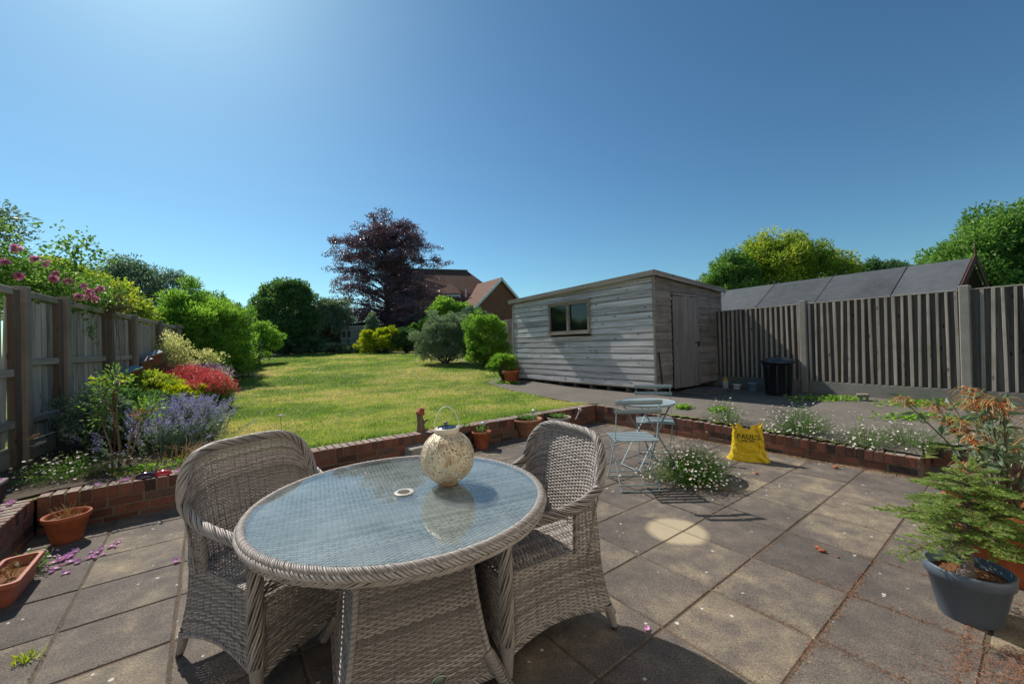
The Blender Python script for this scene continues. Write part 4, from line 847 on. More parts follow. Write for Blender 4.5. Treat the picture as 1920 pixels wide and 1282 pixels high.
def daisy_mound(name, x, y, z, rx, ry, h, nf, label, rz=0, sparse=None):
    sparse = (1.0 if z < .05 else .5) if sparse is None else sparse
    root = empty(name, (x, y, z), rz, label, "daisy plant", "clumps of small white daisies")
    def tips(n, hi=1.0, jit=.12):
        a = rng.uniform(0, 2 * math.pi, n); e = np.arccos(rng.uniform(0.02, 1, n)); q = rng.uniform(.72, 1 + jit, n) * hi * (1 + .35 * (rng.random(n) < .12))
        lump = 1 + .16 * np.sin(a * 3 + x * 7) + .12 * np.sin(a * 5 + y * 3); return np.stack([rx * np.sin(e) * np.cos(a) * q * lump, ry * np.sin(e) * np.sin(a) * q * lump, h * np.cos(e) * q * (.8 + .2 * lump) + .01], 1)
    g = G(); P = tips(int(nf * 1.0)); base = P * [.35, .35, 0]; mid = (P * [.62, .62, .75])
    g.ribbons(np.stack([base, mid, P], 1), np.array([.3, .2, 1.]), .0010, .0010, 3, rng.random(len(P)) * .4)
    nl = int(nf * 10 * sparse); t = rng.random(nl) ** .45; Q = tips(nl, 1, 0) * np.clip(t, .15, .97)[:, None]; g.leaves(Q, norm(Q) + rng.normal(0, .7, (nl, 3)) + [0, 0, .3], rng.uniform(.014, .034, nl), rng.uniform(.003, .007, nl), rng.random(nl))
    g.build("foliage", L_MID, root); g = G(); k = rng.random(len(P)) < .8; P = P[k]
    flower_heads(g, P, norm(P) * .5 + [0, 0, .8] + rng.normal(0, .35, P.shape), rng.uniform(.0075, .0125, len(P)), 0, 1, np.where(rng.random(len(P)) < .32, .0, rng.uniform(.5, 1, len(P))))
    k = rng.random(len(P)) < .25; g.leaves(P[k] + rng.normal(0, .012, P[k].shape), rng.normal(0, .4, P[k].shape) + [0, 0, 1], .011, .006, .2, 2)
    g.build("blossom", [WHITE_F, YELLOW_F, leaf_mat("pink_bud", (.4, .1, .16), (.62, .3, .36), trans=.2)], root); return root
daisy_mound("daisy_clump", 1.72, 3.93, 0, .40, .30, .34, 620, "big mound of white daisies growing on the patio between bistro chair and yellow sack")
daisy_mound("daisy_clump", 3.42, 4.82, .24, .40, .32, .32, 380, "bushy white daisies spilling over the wall behind the yellow sack, right of it")
daisy_mound("daisy_clump", 2.86, 5.42, .26, .26, .3, .32, 150, "loose pinkish daisies on the yard just behind the yellow sack")
daisy_mound("daisy_clump", 3.74, 4.30, .20, .30, .22, .24, 170, "thin reddish daisies on the wall top in the middle of the right hand wall")
daisy_mound("daisy_clump", 4.15, 4.25, .18, .38, .3, .28, 230, "spreading daisies at the end of the brick wall beside the orange shrub")
daisy_mound("daisy_clump", 4.85, 3.75, .20, .5, .4, .30, 300, "scattered daisies behind the orange shrub at the right edge")
daisy_mound("daisy_clump", -3.98, 3.62, .27, .42, .26, .22, 260, "shaded white daisies below the fence on the left bed", .6)
daisy_mound("daisy_clump", -3.12, 2.58, 0, .16, .10, .12, 60, "few daisies growing from the paving joint between trough and round pot", R(-53))
def weeds(name, pts, mat, label, cat, L=.05, W=.03, n=60, h=.06, kind="stuff"):
    g = G()
    for (x, y, rx, ry) in pts:
        k = n; P = np.stack([x + rng.normal(0, rx, k), y + rng.normal(0, ry, k), np.zeros(k)], 1); P[:, 2] = Z(P[:, 0], P[:, 1]) + rng.uniform(0, h, k); D = rng.normal(size=(k, 3)); D[:, 2] = abs(D[:, 2]) * .7
        g.leaves(P, D, rng.uniform(.6, 1.2, k) * L, W, rng.random(k))
    return g.build(name, mat, label=label, cat=cat, kind=kind)
weeds("ground_weeds", [(5.15, 6.95, .22, .12), (5.6, 6.85, .2, .1), (6.45, 6.35, .3, .12), (6.9, 5.9, .3, .12), (5.2, 5.3, .2, .08), (5.6, 5.0, .16, .06), (2.7, 6.4, .06, .05), (3.1, 6.1, .05, .05), (-.3, 10.95, .12, .06), (.0, 10.8, .1, .05), (6.2, 6.2, .3, .1)], L_BRIGHT, "low green weeds growing through cracks in the concrete yard", "weeds", .06, .04, 150, .07)
g = G(); n = 60; P = np.column_stack([rng.normal(-2.0, .03, n), rng.normal(1.42, .02, n), np.zeros(n)]); P[:, 0] -= .02; D = rng.normal(0, .5, (n, 3)) + [0, 0, 1]; g.leaves(P, D, .035, .006, rng.random(n)); tag(g.build("moss_tuft", L_GOLD, loc if 0 else None), "small tuft of moss and grass in a paving joint at lower left", "tuft"); bpy.data.objects["moss_tuft"].location = (-.23, .42, 0)

def bush(name, x, y, z, blobs, n, L, W, mat, label, cat="shrub", group=None, tint=(0, 1), extra=None, up=.25, trunk=True, stem_mat=None, clump=.16, nclump=None, skirt=False):
    """crown made of leaf clumps spread over several ellipsoid lumps; blobs = [(dx,dy,dz,rx,ry,rz), ...]"""
    if skirt: blobs = blobs + [(b[0], b[1], b[2] * .38, b[3] * .92, b[4] * .92, b[2] * .42) for b in blobs if b[2] < 1.6 and b[2] > .4]
    root = empty(name, (x, y, z), 0, label, cat, group); g = G(); vol = np.array([b[3] * b[4] + b[4] * b[5] + b[3] * b[5] for b in blobs]); nc = nclump or int(60 + n / 90); cc = []; cr = []; 
    for b, f in zip(blobs, vol / vol.sum()):
        k = max(4, int(nc * f)); d = norm(rng.normal(size=(k, 3))); d[:, 2] = np.where(d[:, 2] < -.5, -d[:, 2], d[:, 2]); q = rng.uniform(.45, 1.06, k) ** .6; lum = 1 + .16 * np.sin(d[:, 0] * 5 + b[0] * 3) * np.sin(d[:, 1] * 4 + d[:, 2] * 5) + rng.uniform(-.10, .12, k)
        cc.append(np.array(b[:3]) + d * np.array(b[3:]) * (q * lum)[:, None]); cr.append(np.full(k, clump * (min(b[3:]) * 1.3)) * rng.uniform(.6, 1.35, k))
    cc = np.concatenate(cc); cr = np.concatenate(cr); wgt = cr ** 2; wgt /= wgt.sum(); idx = rng.choice(len(cc), n, p=wgt)
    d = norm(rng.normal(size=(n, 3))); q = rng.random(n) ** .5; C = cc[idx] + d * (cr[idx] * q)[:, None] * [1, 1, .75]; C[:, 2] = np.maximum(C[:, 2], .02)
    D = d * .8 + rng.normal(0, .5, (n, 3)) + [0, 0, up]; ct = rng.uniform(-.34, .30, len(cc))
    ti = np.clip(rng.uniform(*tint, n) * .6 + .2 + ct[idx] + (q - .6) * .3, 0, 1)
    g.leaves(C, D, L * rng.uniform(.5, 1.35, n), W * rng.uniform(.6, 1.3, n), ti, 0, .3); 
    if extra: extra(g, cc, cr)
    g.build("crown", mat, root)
    if trunk:
        g = G(); zb = min(0, 0)
        for k in range(min(len(cc), 26)):
            t = cc[rng.integers(len(cc))]; b0 = np.array([rng.normal(0, .06) * blobs[0][3], rng.normal(0, .06) * blobs[0][4], -.05]); m1 = b0 * .5 + t * .5 + np.array([0, 0, -.15 * t[2]]) + rng.normal(0, .03, 3); r0 = .012 + .012 * blobs[0][5]
            g.tube(smoothpath([b0, [b0[0] * .7 + m1[0] * .3, b0[1] * .7 + m1[1] * .3, m1[2] * .5], m1, t], 9), np.linspace(r0, r0 * .2, 9), 5, random.random(), 0, False)
        g.build("branch", stem_mat or BARK, root)
    return root
def tree(name, x, y, z, trunk_h, tr, blobs, n, L, W, mat, label, group=None, tint=(0, 1), clump=.2, nclump=None, up=.1, droop=0):
    root = bush(name, x, y, z, blobs, n, L, W, mat, label, "tree", group, tint, None, up, False, None, clump, nclump)
    cr = [c for c in bpy.data.objects if c.parent == root][0]; g = G(); 
    g.tube(smoothpath([(0, 0, -.3), (tr * .3, 0, trunk_h * .5), (-tr * .4, tr * .3, trunk_h), (0, 0, trunk_h * 1.6)], 14), np.linspace(tr, tr * .35, 14), 10, .4, 0, False)
    co_ = np.empty(len(cr.data.vertices) * 3); cr.data.vertices.foreach_get("co", co_); co_ = co_.reshape(-1, 3)
    for k in range(34):
        t = co_[rng.integers(len(co_))]; h0 = trunk_h * rng.uniform(.6, 1.5); b0 = np.array([0, 0, h0]); m1 = b0 * .45 + t * .55 - np.array([0, 0, .06 * abs(t[2] - h0)])
        g.tube(smoothpath([b0, m1, t], 8), np.linspace(tr * .34, tr * .04, 8), 5, random.random(), 0, False)
    g.build("trunk", BARK, root); return root

# --- left border
def catmint():
    root = empty("catmint", (-4.22, 4.98, .28), 0, "sprawling grey green catmint with lilac blue flower spikes beside the lawn", "flowering plant")
    g = G(); f = G()
    n = 760; cx = rng.uniform(-1, 1, n); base = np.stack([rng.normal(-.05, .20, n) - cx * .0, rng.normal(.22, .40, n), np.zeros(n)], 1); base[:, 0] -= (base[:, 1]) * .42
    ctr = np.array([-.12, .25, 0]); out = base - ctr; tip = base + out * .32 + np.column_stack([rng.normal(.04, .08, n), rng.normal(0, .08, n), rng.uniform(.30, .60, n) - .35 * np.linalg.norm(out, axis=1) * .55]); tip[:, 2] = np.maximum(tip[:, 2], .16)
    mid = (base + tip) / 2 + np.column_stack([np.zeros(n), np.zeros(n), tip[:, 2] * .15]); g.ribbons(np.stack([base, mid, tip], 1), np.array([1., .2, 0]), .0016, .0016, 3, .3)
    for k in range(26):
        t = rng.random(n) * .85; C = base * (1 - t[:, None]) ** 2 + 2 * t[:, None] * (1 - t[:, None]) * mid + t[:, None] ** 2 * tip; g.leaves(C, rng.normal(size=(n, 3)) + [0, 0, .3], rng.uniform(.018, .034, n), .014, rng.random(n))
    for k in range(26):
        t = 1 - .36 * k / 26; C = base * (1 - t) ** 2 + 2 * t * (1 - t) * mid + t ** 2 * tip + rng.normal(0, .008, (n, 3)); f.leaves(C, rng.normal(size=(n, 3)), .014, .010, np.clip(rng.random(n), 0, 1))
    g.build("foliage", L_GREY, root); f.build("blossom", LILAC_F, root)
catmint()
def spike_bush(name, x, y, z, rx, ry, h, n, leafmat, flmat, label, bl=.02, nb=18, leafs=12, LL=.05, LW=.02, cl=.03, cat="flowering plant", rz=0):
    root = empty(name, (x, y, z), rz, label, cat); g = G(); f = G()
    a = rng.uniform(0, 6.28, n); q = np.sqrt(rng.random(n)); base = np.stack([rx * q * np.cos(a) * .8, ry * q * np.sin(a) * .8, np.zeros(n)], 1); tip = base * 1.25 + np.column_stack([rng.normal(0, .04, n), rng.normal(0, .04, n), h * rng.uniform(.72, 1.08, n) * (1 - .35 * q ** 2)])
    g.ribbons(np.stack([base, (base + tip) / 2 + [0, 0, .02], tip], 1), np.array([1., .2, 0]), .002, .002, 3, .3)
    for k in range(leafs): t = rng.random(n)[:, None] * .85; g.leaves(base + (tip - base) * t, rng.normal(size=(n, 3)) + [0, 0, .3], LL * rng.uniform(.6, 1.2, n), LW, rng.random(n))
    for k in range(nb): f.leaves(tip + rng.normal(0, cl, (n, 3)) * [1, 1, 1.1] - [0, 0, cl * .6], rng.normal(size=(n, 3)), bl, bl * .7, rng.random(n))
    g.build("foliage", leafmat, root); f.build("blossom", flmat, root)
spike_bush("red_valerian", -6.75, 8.45, .28, .55, .75, .78, 420, L_MID, RED_F, "dense red valerian flowers beside the lawn behind the catmint", .026, 22, 12, .07, .03, .035)
spike_bush("red_valerian", -5.85, 7.75, .28, .32, .55, .66, 260, L_MID, RED_F, "lowest red valerian clump spilling onto the lawn edge right of the lime mound", .026, 20, 12, .07, .03, .035)
spike_bush("red_valerian", -7.55, 8.9, .28, .5, .6, .86, 220, L_GREY, RED_F, "red valerian further back by the fence, taller and sparser", .026, 16, 12, .07, .03, .035)
spike_bush("purple_valerian", -7.75, 9.9, .28, .7, .7, .86, 260, L_GREY, PURPLE_F, "purple flowers behind the red valerian at the lawn edge", .028, 15, 12, .07, .03, .04)
bush("spurge", -6.05, 7.15, .28, [(0, 0, .28, .45, .5, .26), (-.35, .25, .36, .4, .45, .28), (.2, -.3, .24, .35, .35, .22)], 12000, .05, .022, L_LIME, "lime green euphorbia mound between catmint and red valerian", "flowering plant", up=.5)
bush("spurge", -6.45, 7.1, .28, [(0, 0, .42, .42, .42, .34)], 5000, .05, .022, L_GOLD, "yellow green rounded shrublet below the tilted bird boxes", "flowering plant", up=.5)
bush("bed_shrub", -4.75, 5.1, .28, [(0, 0, .32, .34, .42, .30), (-.3, .2, .28, .3, .36, .26), (.2, -.45, .24, .3, .3, .22)], 10000, .065, .024, L_DARK, "dark glossy leaved shrub between the fence and the catmint", up=.4)
bush("bed_shrub", -4.75, 4.55, .28, [(0, 0, .36, .32, .32, .30)], 4200, .05, .02, L_BLUE, "small blue green leaved plant close to the fence behind the dark shrub", up=.4)
def pieris_stems():
    root = empty("young_shrub", (-3.92, 4.02, .28), 0, "leggy bare stemmed shrub with copper shoots in front of the fence", "shrub"); g = G(); ends = []
    for (a, b, c_, t) in (((0, 0), (-.03, 0), (-.06, .02), (-.12, .06, .80)), ((.03, .02), (.07, .0), (.10, .02), (.14, .05, .48)), ((.05, 0), (.13, 0), (.19, 0), (.25, .0, .52)), ((-.08, 0), (-.10, 0), (-.16, .0), (-.22, .02, .47)), ((-.03, 0), (-.04, .03), (-.06, 0), (-.10, -.05, .66))):
        g.tube(smoothpath([(*a, -.03), (*b, t[2] * .35), (*c_, t[2] * .7), t], 12), np.linspace(.012, .005, 12), 7, random.random()); ends.append(t)
        for q in range(2): e = np.array(t) + [random.uniform(-.12, .12), random.uniform(-.08, .08), random.uniform(.02, .12)]; g.tube([(*c_, t[2] * .75), e], [.006, .003], 5); ends.append(tuple(e))
    g.build("stem", TWIG, root); g = G(); h = G()
    for k, e in enumerate(ends):
        n = 46 if k not in (3, 6) else 16; d = rng.normal(size=(n, 3)); tgt = h if k in (3, 6) else g; tgt.leaves(np.array(e) + d * (.05 if n > 20 else .025), d + [0, 0, .3], rng.uniform(.03, .055, n), .016, rng.random(n), 0)
    g.build("leaf_cluster", L_MID, root); h.build("copper_shoot", ORANGE_F, root)
pieris_stems()
def blades(name, x, y, z, n, sp, h, wd, mat, label, cat="plant", lean=.5, root=None):
    g = G(); a = rng.uniform(0, 6.28, n); b = np.stack([rng.normal(0, sp, n), rng.normal(0, sp, n), np.zeros(n)], 1); d = np.stack([np.cos(a), np.sin(a), 0 * a], 1) * rng.uniform(.1, lean, n)[:, None] * h; H = h * rng.uniform(.6, 1, n)
    m1 = b + d * .3 + np.column_stack([0 * a, 0 * a, H * .55]); t = b + d + np.column_stack([0 * a, 0 * a, H * .9]); g.ribbons(np.stack([b, m1, t], 1), np.stack([np.cos(a), np.sin(a), 0 * a], 1)[:, None], .0012, np.array([wd, wd * .8, wd * .15])[None], 4, rng.random(n))
    o = g.build(name, mat, root)
    if root is None: o.location = (x, y, z); tag(o, label, cat)
    return o
blades("strap_leaf_plant", -3.68, 4.38, .28, 70, .07, .42, .008, L_BLUE, "clump of narrow arching strap leaves in front of the catmint", lean=.6)
blades("strap_leaf_plant", -3.35, 4.15, .28, 46, .09, .22, .006, STRAW, "withered tan bulb leaves collapsed behind the brick wall", lean=1.6)
weeds("border_weeds", [(-3.3, 4.0, .18, .12), (-3.05, 4.2, .14, .12), (-3.5, 3.78, .14, .1), (-3.0, 4.5, .2, .2)], L_BRIGHT, "bright low weeds along the wall behind the red stone", "weeds", .035, .018, 220, .05)
weeds("dead_leaves", [(-3.4, 3.9, .25, .14), (-3.1, 4.05, .2, .12), (-3.65, 3.65, .2, .1), (-2.9, 4.25, .15, .1)], STRAW, "tan dead leaves lying on the soil behind the left brick wall", "dead leaves", .04, .014, 90, .03)
# ornaments in the left bed
def metal_bird(name, x, y, z, h, lean, label, mat):
    root = empty(name, (x, y, z), .3, label, "garden stake"); root.rotation_euler = (0, lean, .3); g = G(); g.tube([(0, 0, -.05), (0, 0, h)], .0035, 6); g.build("rod", IRON, root)
    g = G(); t = np.linspace(0, 1, 9); P = np.stack([-.05 + t * .11, 0 * t, h + .012 + .012 * np.sin(t * 3) + .018 * (t > .9)], 1); g.tube(P, np.array([.002, .007, .014, .018, .019, .017, .012, .010, .003]), 10); g.build("bird_body", mat, root)
    g = G(); g.leaves(np.array([(-.02, .0, h + .02), (-.02, 0, h + .02)]), np.array([(-1, .5, .4), (-1, -.5, .4)]), .05, .02, .5); g.build("wing", mat, root)
metal_bird("bird_stake", -3.08, 5.33, .28, .21, .0, "pale bird ornament on a thin rod at the lawn edge behind the left chair", plain("pale_bird", (.6, .52, .46), .5, .4, .1))
metal_bird("bird_stake", -4.45, 3.95, .28, .36, -.55, "tan bird ornament on a leaning rod against the left fence, the upper one", plain("tan_bird", (.34, .25, .15), .6, .3, .2))
metal_bird("bird_stake", -4.42, 3.88, .28, .27, -.42, "grey bird ornament on a leaning rod just below the tan one", plain("grey_bird", (.25, .27, .29), .5, .4, .2))
r_ = empty("bird_table", (-4.22, 4.25, .28), 0, "rusty iron dish on a stake with leaves growing round it near the fence", "bird bath"); g = G(); g.lathe([(0, .775), (.13, .785), (.165, .80), (.165, .806), (.12, .792), (0, .782)], 28); g.build("dish", RUST, r_); g = G(); g.tube([(0, 0, -.05), (.01, 0, .4), (0, 0, .78)], .010, 8); g.build("pole", RUST, r_)
g = G(); n = 40; a = rng.uniform(0, 6.28, n); g.leaves(np.stack([.15 * np.cos(a), .15 * np.sin(a), rng.uniform(.78, .86, n)], 1), rng.normal(size=(n, 3)) + [0, 0, .4], .06, .035, rng.random(n)); g.build("leaf_cluster", L_GOLD, r_)
for k, (x, y, z, c_, lb, rx) in enumerate(((-6.60, 7.02, 1.12, (.25, .42, .62), "nearest tilted bird box with a pale blue roof on the left fence", .35), (-6.95, 7.62, 1.26, (.16, .14, .19), "middle bird box with a dark slate roof and brown front", .3), (-7.28, 8.22, 1.38, (.30, .40, .50), "farthest bird box with grey blue roof, highest of the three", .4))):
    r_ = empty("bird_box", (x, y, z), R(-35), lb, "bird box", "bird boxes on the left fence"); g = G(); g.box((0, 0, -.11), (.17, .15, .2), None, .5, 0, .004); g.build("box_body", plain("box_wood", (.22, .10, .05), .8, .3, .3) if k == 0 else bpy.data.materials["box_wood"], r_)
    g = G(); g.box((.0, -.03, .0), (.27, .24, .022), np.array(Matrix.Rotation(rx, 3, 'X') @ Matrix.Rotation(.2, 3, 'Y')), .5, 0, .003); g.build("roof", plain("box_roof", c_, .35, .5, .1), r_); g = G(); g.lathe([(0, 0), (.018, 0)], 12); o = g.build("entrance_hole", BLACKP, r_); o.location = (0, -.0775, -.1); o.rotation_euler = (math.pi / 2, 0, 0)
    g = G(); g.bar((-.05, .1, -.9), (-.05, .1, -.0), .03, .03, (0, 1, 0)); g.build("bracket", POST_W, r_)
# bird feeder pole on the lawn
zf = float(Z(-9.2, 14.1)); r_ = empty("bird_feeder", (-9.25, 14.1, zf), 0, "thin black bird feeder pole with white tube feeder on the lawn", "bird feeder"); g = G(); g.lathe([(0, .03), (.26, .02), (.28, 0)], 20); g.build("base", IRON, r_); g = G(); g.tube([(0, 0, 0), (-.08, 0, .7), (-.2, 0, 1.9)], .016, 6); g.tube([(-.2, 0, 1.9), (-.22, 0, 2.05)], .016, 6); g.build("pole", IRON, r_)
g = G(); g.lathe([(0, 1.18), (.06, 1.18), (.06, 1.44), (.07, 1.45), (0, 1.5)], 14, (-.2, 0, 0)); g.build("feeder_tube", WHITEP, r_); g = G(); g.tube([(-.13, 0, 1.12), (.14, 0, 1.1)], .01, 5); g.lathe([(0, 1.08), (.1, 1.09), (.1, 1.1)], 12, (.1, 0, 0)); g.build("tray_arm", WHITEP, r_)

# --- left shrubs and trees
def zz(x, y): return float(Z(x, y))
bush("variegated_shrub", -7.75, 9.0, .28, [(0, 0, .75, .55, .5, .75), (-.45, .4, .95, .4, .4, .75), (.6, .5, .6, .35, .4, .6)], 7500, .055, .03, L_PALE, "airy pale yellow green variegated shrub at the end of the fence", up=.8, clump=.3, stem_mat=TWIG, nclump=170)
bush("garden_shrub", -9.6, 12.2, zz(-9.6, 12.2), [(-.1, 0, 1.4, 1.0, 1.1, 1.2), (-.45, .3, 2.15, .6, .7, 1.0), (.45, .9, 1.5, .65, .8, 1.1), (.2, -.3, .7, .85, .8, .7)], 46000, .105, .035, L_BRIGHT, "tall bright green shrub standing at the left lawn edge", skirt=True, up=.5, clump=.2, nclump=520)
bush("garden_shrub", -10.6, 14.6, zz(-10.6, 14.6), [(0, 0, 1.3, 1.0, 1.0, 1.4), (-.8, 0, 1.7, .8, .8, 1.15)], 22000, .11, .04, L_MID, "mid green shrub filling behind the tall bright one", skirt=True, up=.5, clump=.2, nclump=300)
bush("garden_shrub", -12.7, 18.2, zz(-12.7, 18), [(0, 0, 1.05, 1.1, 1.0, 1.0), (.9, .6, .95, .8, .8, .85), (-.6, .2, 1.9, .7, .7, .8), (.3, -.3, 1.6, .5, .5, .6)], 20000, .13, .06, L_BRIGHT, "light green bush behind the bird feeder pole", skirt=True, up=.5, clump=.24, nclump=240)
bush("garden_shrub", -10.95, 16.2, zz(-10.9, 16.2), [(0, 0, .6, .75, .7, .7)], 7000, .1, .04, L_DARK, "low dark bush in shade left of the feeder pole", up=.3, nclump=90)
bush("acer", -9.0, 8.5, .3, [(-.2, -.3, 2.25, .85, .85, .65), (-.5, .9, 2.1, .75, .75, .6), (.1, -1.1, 2.2, .7, .7, .5), (-.4, .3, 1.4, .75, .85, .9), (-.9, 1.9, 1.75, .55, .6, .5), (-.3, -.2, 2.75, .4, .4, .32)], 34000, .105, .05, L_GOLD, "wide yellow green leafy tree rising behind the left fence", "tree", up=.1, clump=.26, nclump=420)
tree("tree", -18.5, 19.5, 1.0, 2.2, .16, [(0, 0, 3.4, 1.5, 1.3, 1.35), (1.9, .3, 3.1, 1.0, 1.0, 1.1), (-1.6, -.2, 3.0, 1.2, 1.0, 1.1), (0, 0, 4.5, .6, .6, .6)], 15000, .16, .06, L_BLUE, "distant blue green tree above the acer", clump=.26, nclump=230)
tree("tree", -8.9, 6.6, .3, 1.6, .08, [(0, 0, 2.85, .75, .7, .75), (-.8, -.1, 2.9, .8, .7, .75), (.3, .0, 2.4, .6, .6, .5), (-.2, .0, 3.45, .4, .4, .4)], 9000, .085, .03, L_BLUE, "grey green small leaved tree at the far left edge behind the roses", clump=.3, nclump=190)
tree("tree", -15.4, 27.5, 1.05, 1.6, .2, [(0, 0, 2.6, 1.95, 1.7, 2.3), (.4, -.2, 3.7, 1.3, 1.2, 1.25), (-.9, 0, 3.5, .9, 1.1, 1.15), (.2, -.3, 1.3, 2.1, 1.5, 1.3), (1.3, 0, 3.7, .7, .7, .9)], 46000, .17, .085, L_MIDDARK, "dense rounded dark green tree at the far end of the lawn", clump=.2, nclump=520)
tree("tree", -13.1, 28.3, 1.1, 1.0, .1, [(0, 0, 2.0, 1.1, 1.0, 1.5), (.9, .2, 2.1, .8, .8, 1.3), (.2, 0, 3.0, .6, .6, .7)], 16000, .17, .075, L_GREY, "lighter feathery tree between the dark tree and the copper beech", clump=.24, nclump=220)
bush("far_shrub", -13.6, 26.4, 1.03, [(0, 0, .55, 1.6, .7, .6), (-2.0, 0, .6, 1.3, .7, .7), (-4.0, -.8, .6, 1.3, .8, .75)], 12000, .14, .055, L_DARK, "low dark undergrowth beneath the dense tree", nclump=170)
bush("far_shrub", -11.4, 25.9, 1.03, [(0, 0, .3, 1.1, .5, .36), (1.0, 0, .25, .7, .4, .3)], 8000, .12, .035, L_GREY, "grey leaved low plants before the old timber shed", up=.8, nclump=110)
# hedge tops far left beyond the fence
bush("far_hedge", -26, 33, 1.2, [(0, 0, 2.2, 4, 2, 2.0), (5, 0, 2.1, 3.5, 2, 1.8), (9.5, 1, 2.1, 3, 2, 1.9)], 16000, .24, .09, L_BLUE, "distant hedge line seen between the left shrubs", "hedge", nclump=260)
# copper beech: layered limbs with drooping sprays
def beech():
    x, y, z = -11.5, 36.0, 1.25; root = empty("copper_beech", (x, y, z), 0, "large purple leaved copper beech tree beyond the end of the lawn", "tree"); g = G(); L = G(); C = []; rr = []
    g.tube(smoothpath([(.4, 0, -.4), (.3, 0, 2), (.5, .1, 4.5), (.4, 0, 8), (.3, 0, 11)], 20), np.linspace(.34, .07, 20), 10, .3, 0, False)
    for k in range(118):
        t = k / 118; h0 = .8 + 9.3 * t ** .95; a = k * 2.399 + random.gauss(0, .2); reach = np.interp(h0, [.8, 2.5, 5, 7.5, 9.5, 11], [5.6, 6.0, 5.2, 4.5, 3.3, 1.5]) * random.uniform(.62, 1.12)
        ca, sa = math.cos(a), math.sin(a); rise = random.uniform(.15, .5) * reach + .3; 
        if t < .28: rise *= .25
        tip = np.array([.4 + reach * ca, reach * sa * .8, h0 + rise]); P = smoothpath([(.4, 0, h0), (.4 + reach * .35 * ca, reach * .3 * sa, h0 + rise * .55), (.4 + reach * .7 * ca, reach * .56 * sa, h0 + rise * .95), tip - [0, 0, .15 * reach * (1 - t)]], 12)
        g.tube(P, np.linspace(.085 * (1.2 - t), .012, 12), 5, random.random(), 0, False)
        for q in range(int(5 + reach * 2.4)):
            f = random.uniform(.30, 1.04); p = P[min(11, int(f * 11))] + rng.normal(0, .30, 3) * [1, 1, .7]; C.append(p); rr.append(random.uniform(.22, .50))
    for (bx, bz) in ((-.75, 12.2), (2.0, 11.6), (-.55, 11.5), (1.7, 10.9), (2.9, 10.4), (-3.2, 10.2), (.6, 10.7), (-4.4, 9.5), (-3.9, 8.9), (-.65, 11.9)):
        for q in range(5): C.append(np.array([.1 + bx + random.gauss(0, .16), random.gauss(0, .4), bz - .15 * q])); rr.append(.3)
        g.tube([(.4, 0, 8.2), (.1 + bx * .7, 0, bz - 1.2), (.1 + bx, 0, bz)], [.05, .03, .01], 5, .5, 0, False)
    C = np.array(C); rr = np.array(rr); n = 74000; w_ = rr ** 2 / (rr ** 2).sum(); idx = rng.choice(len(C), n, p=w_); d = norm(rng.normal(size=(n, 3))); P = C[idx] + d * (rr[idx] * rng.random(n) ** .5)[:, None] * [1.25, 1, .5]
    ct = rng.uniform(-.25, .25, len(C)); L.leaves(P, d + [0, 0, -.3] + rng.normal(0, .5, (n, 3)), .15 * rng.uniform(.7, 1.3, n), .085, np.clip(rng.random(n) * .6 + .2 + ct[idx], 0, 1)); L.build("crown", L_BEECH, root); g.build("trunk", BARK, root)
beech()
# --- right fence side shrubs on the lawn
bush("garden_shrub", -2.75, 16.6, zz(-2.75, 16.6), [(0, 0, .95, 1.15, .95, .95), (.4, .1, 1.5, .75, .7, .55), (-.6, 0, .7, .75, .7, .65)], 40000, .085, .028, L_GREY, "large rounded grey green shrub by the right hand fence", skirt=True, up=.6, nclump=420, clump=.17)
bush("garden_shrub", -.95, 15.0, zz(-.95, 15.0), [(0, 0, 1.0, .72, .7, .9), (-.3, 0, 1.55, .5, .5, .45), (.35, .1, .9, .5, .5, .8), (.0, 0, .5, .7, .6, .5)], 20000, .085, .035, L_BRIGHT, "bright green shrub between the rounded grey one and the shed", skirt=True, up=.5, nclump=260, clump=.2)
bush("garden_shrub", -8.0, 25.2, zz(-8, 25.2), [(-.5, 0, .72, 1.05, .8, .72), (.5, 0, .85, .85, .8, .75), (-1.0, -.1, .5, .7, .6, .5)], 20000, .11, .045, L_LIME, "low golden yellow bush near the far end of the fence", skirt=True, up=.5, nclump=260, tint=(0, .8))
bush("garden_shrub", -6.55, 24.9, zz(-6.6, 24.9), [(0, 0, .7, .75, .6, .85), (.3, -.3, .45, .7, .5, .45)], 9000, .12, .045, L_DARK, "dark green bush touching the golden one", up=.5, nclump=120)
bush("garden_shrub", -3.25, 21.8, .9, [(0, 0, 1.35, 1.1, .9, .95), (-.2, 0, 2.2, .95, .8, .75), (.5, 0, 1.9, .8, .8, .7)], 18000, .14, .07, L_BRIGHT, "light green leafy bush rising above the grey green shrub", up=.4, nclump=240, clump=.22)
bush("garden_shrub", -1.95, 19.6, .85, [(0, 0, 1.5, .7, .6, .9)], 6000, .1, .04, L_BLUE, "blue green bush showing between light green bush and shed", up=.6, nclump=90)
bush("far_shrub", -5.9, 28.6, 1.15, [(0, 0, 1.5, .9, .6, .75), (-.9, 0, 1.3, .6, .5, .6)], 6000, .14, .07, L_BRIGHT, "light green climber on the fence before the gabled outbuilding", up=.4, nclump=90)
bush("far_shrub", -9.5, 27.3, 1.1, [(0, 0, 1.1, .5, .4, 1.1), (.1, 0, 2.0, .35, .3, .6)], 5000, .13, .06, L_GREY, "climbing plant on the old timber shed", up=.4, nclump=90)
bush("low_plant", -5.2, 24.2, .98, [(0, 0, .16, .7, .4, .2)], 3500, .1, .03, L_GREY, "grey green low plants at the foot of the far fence", up=.8, nclump=60, trunk=False)
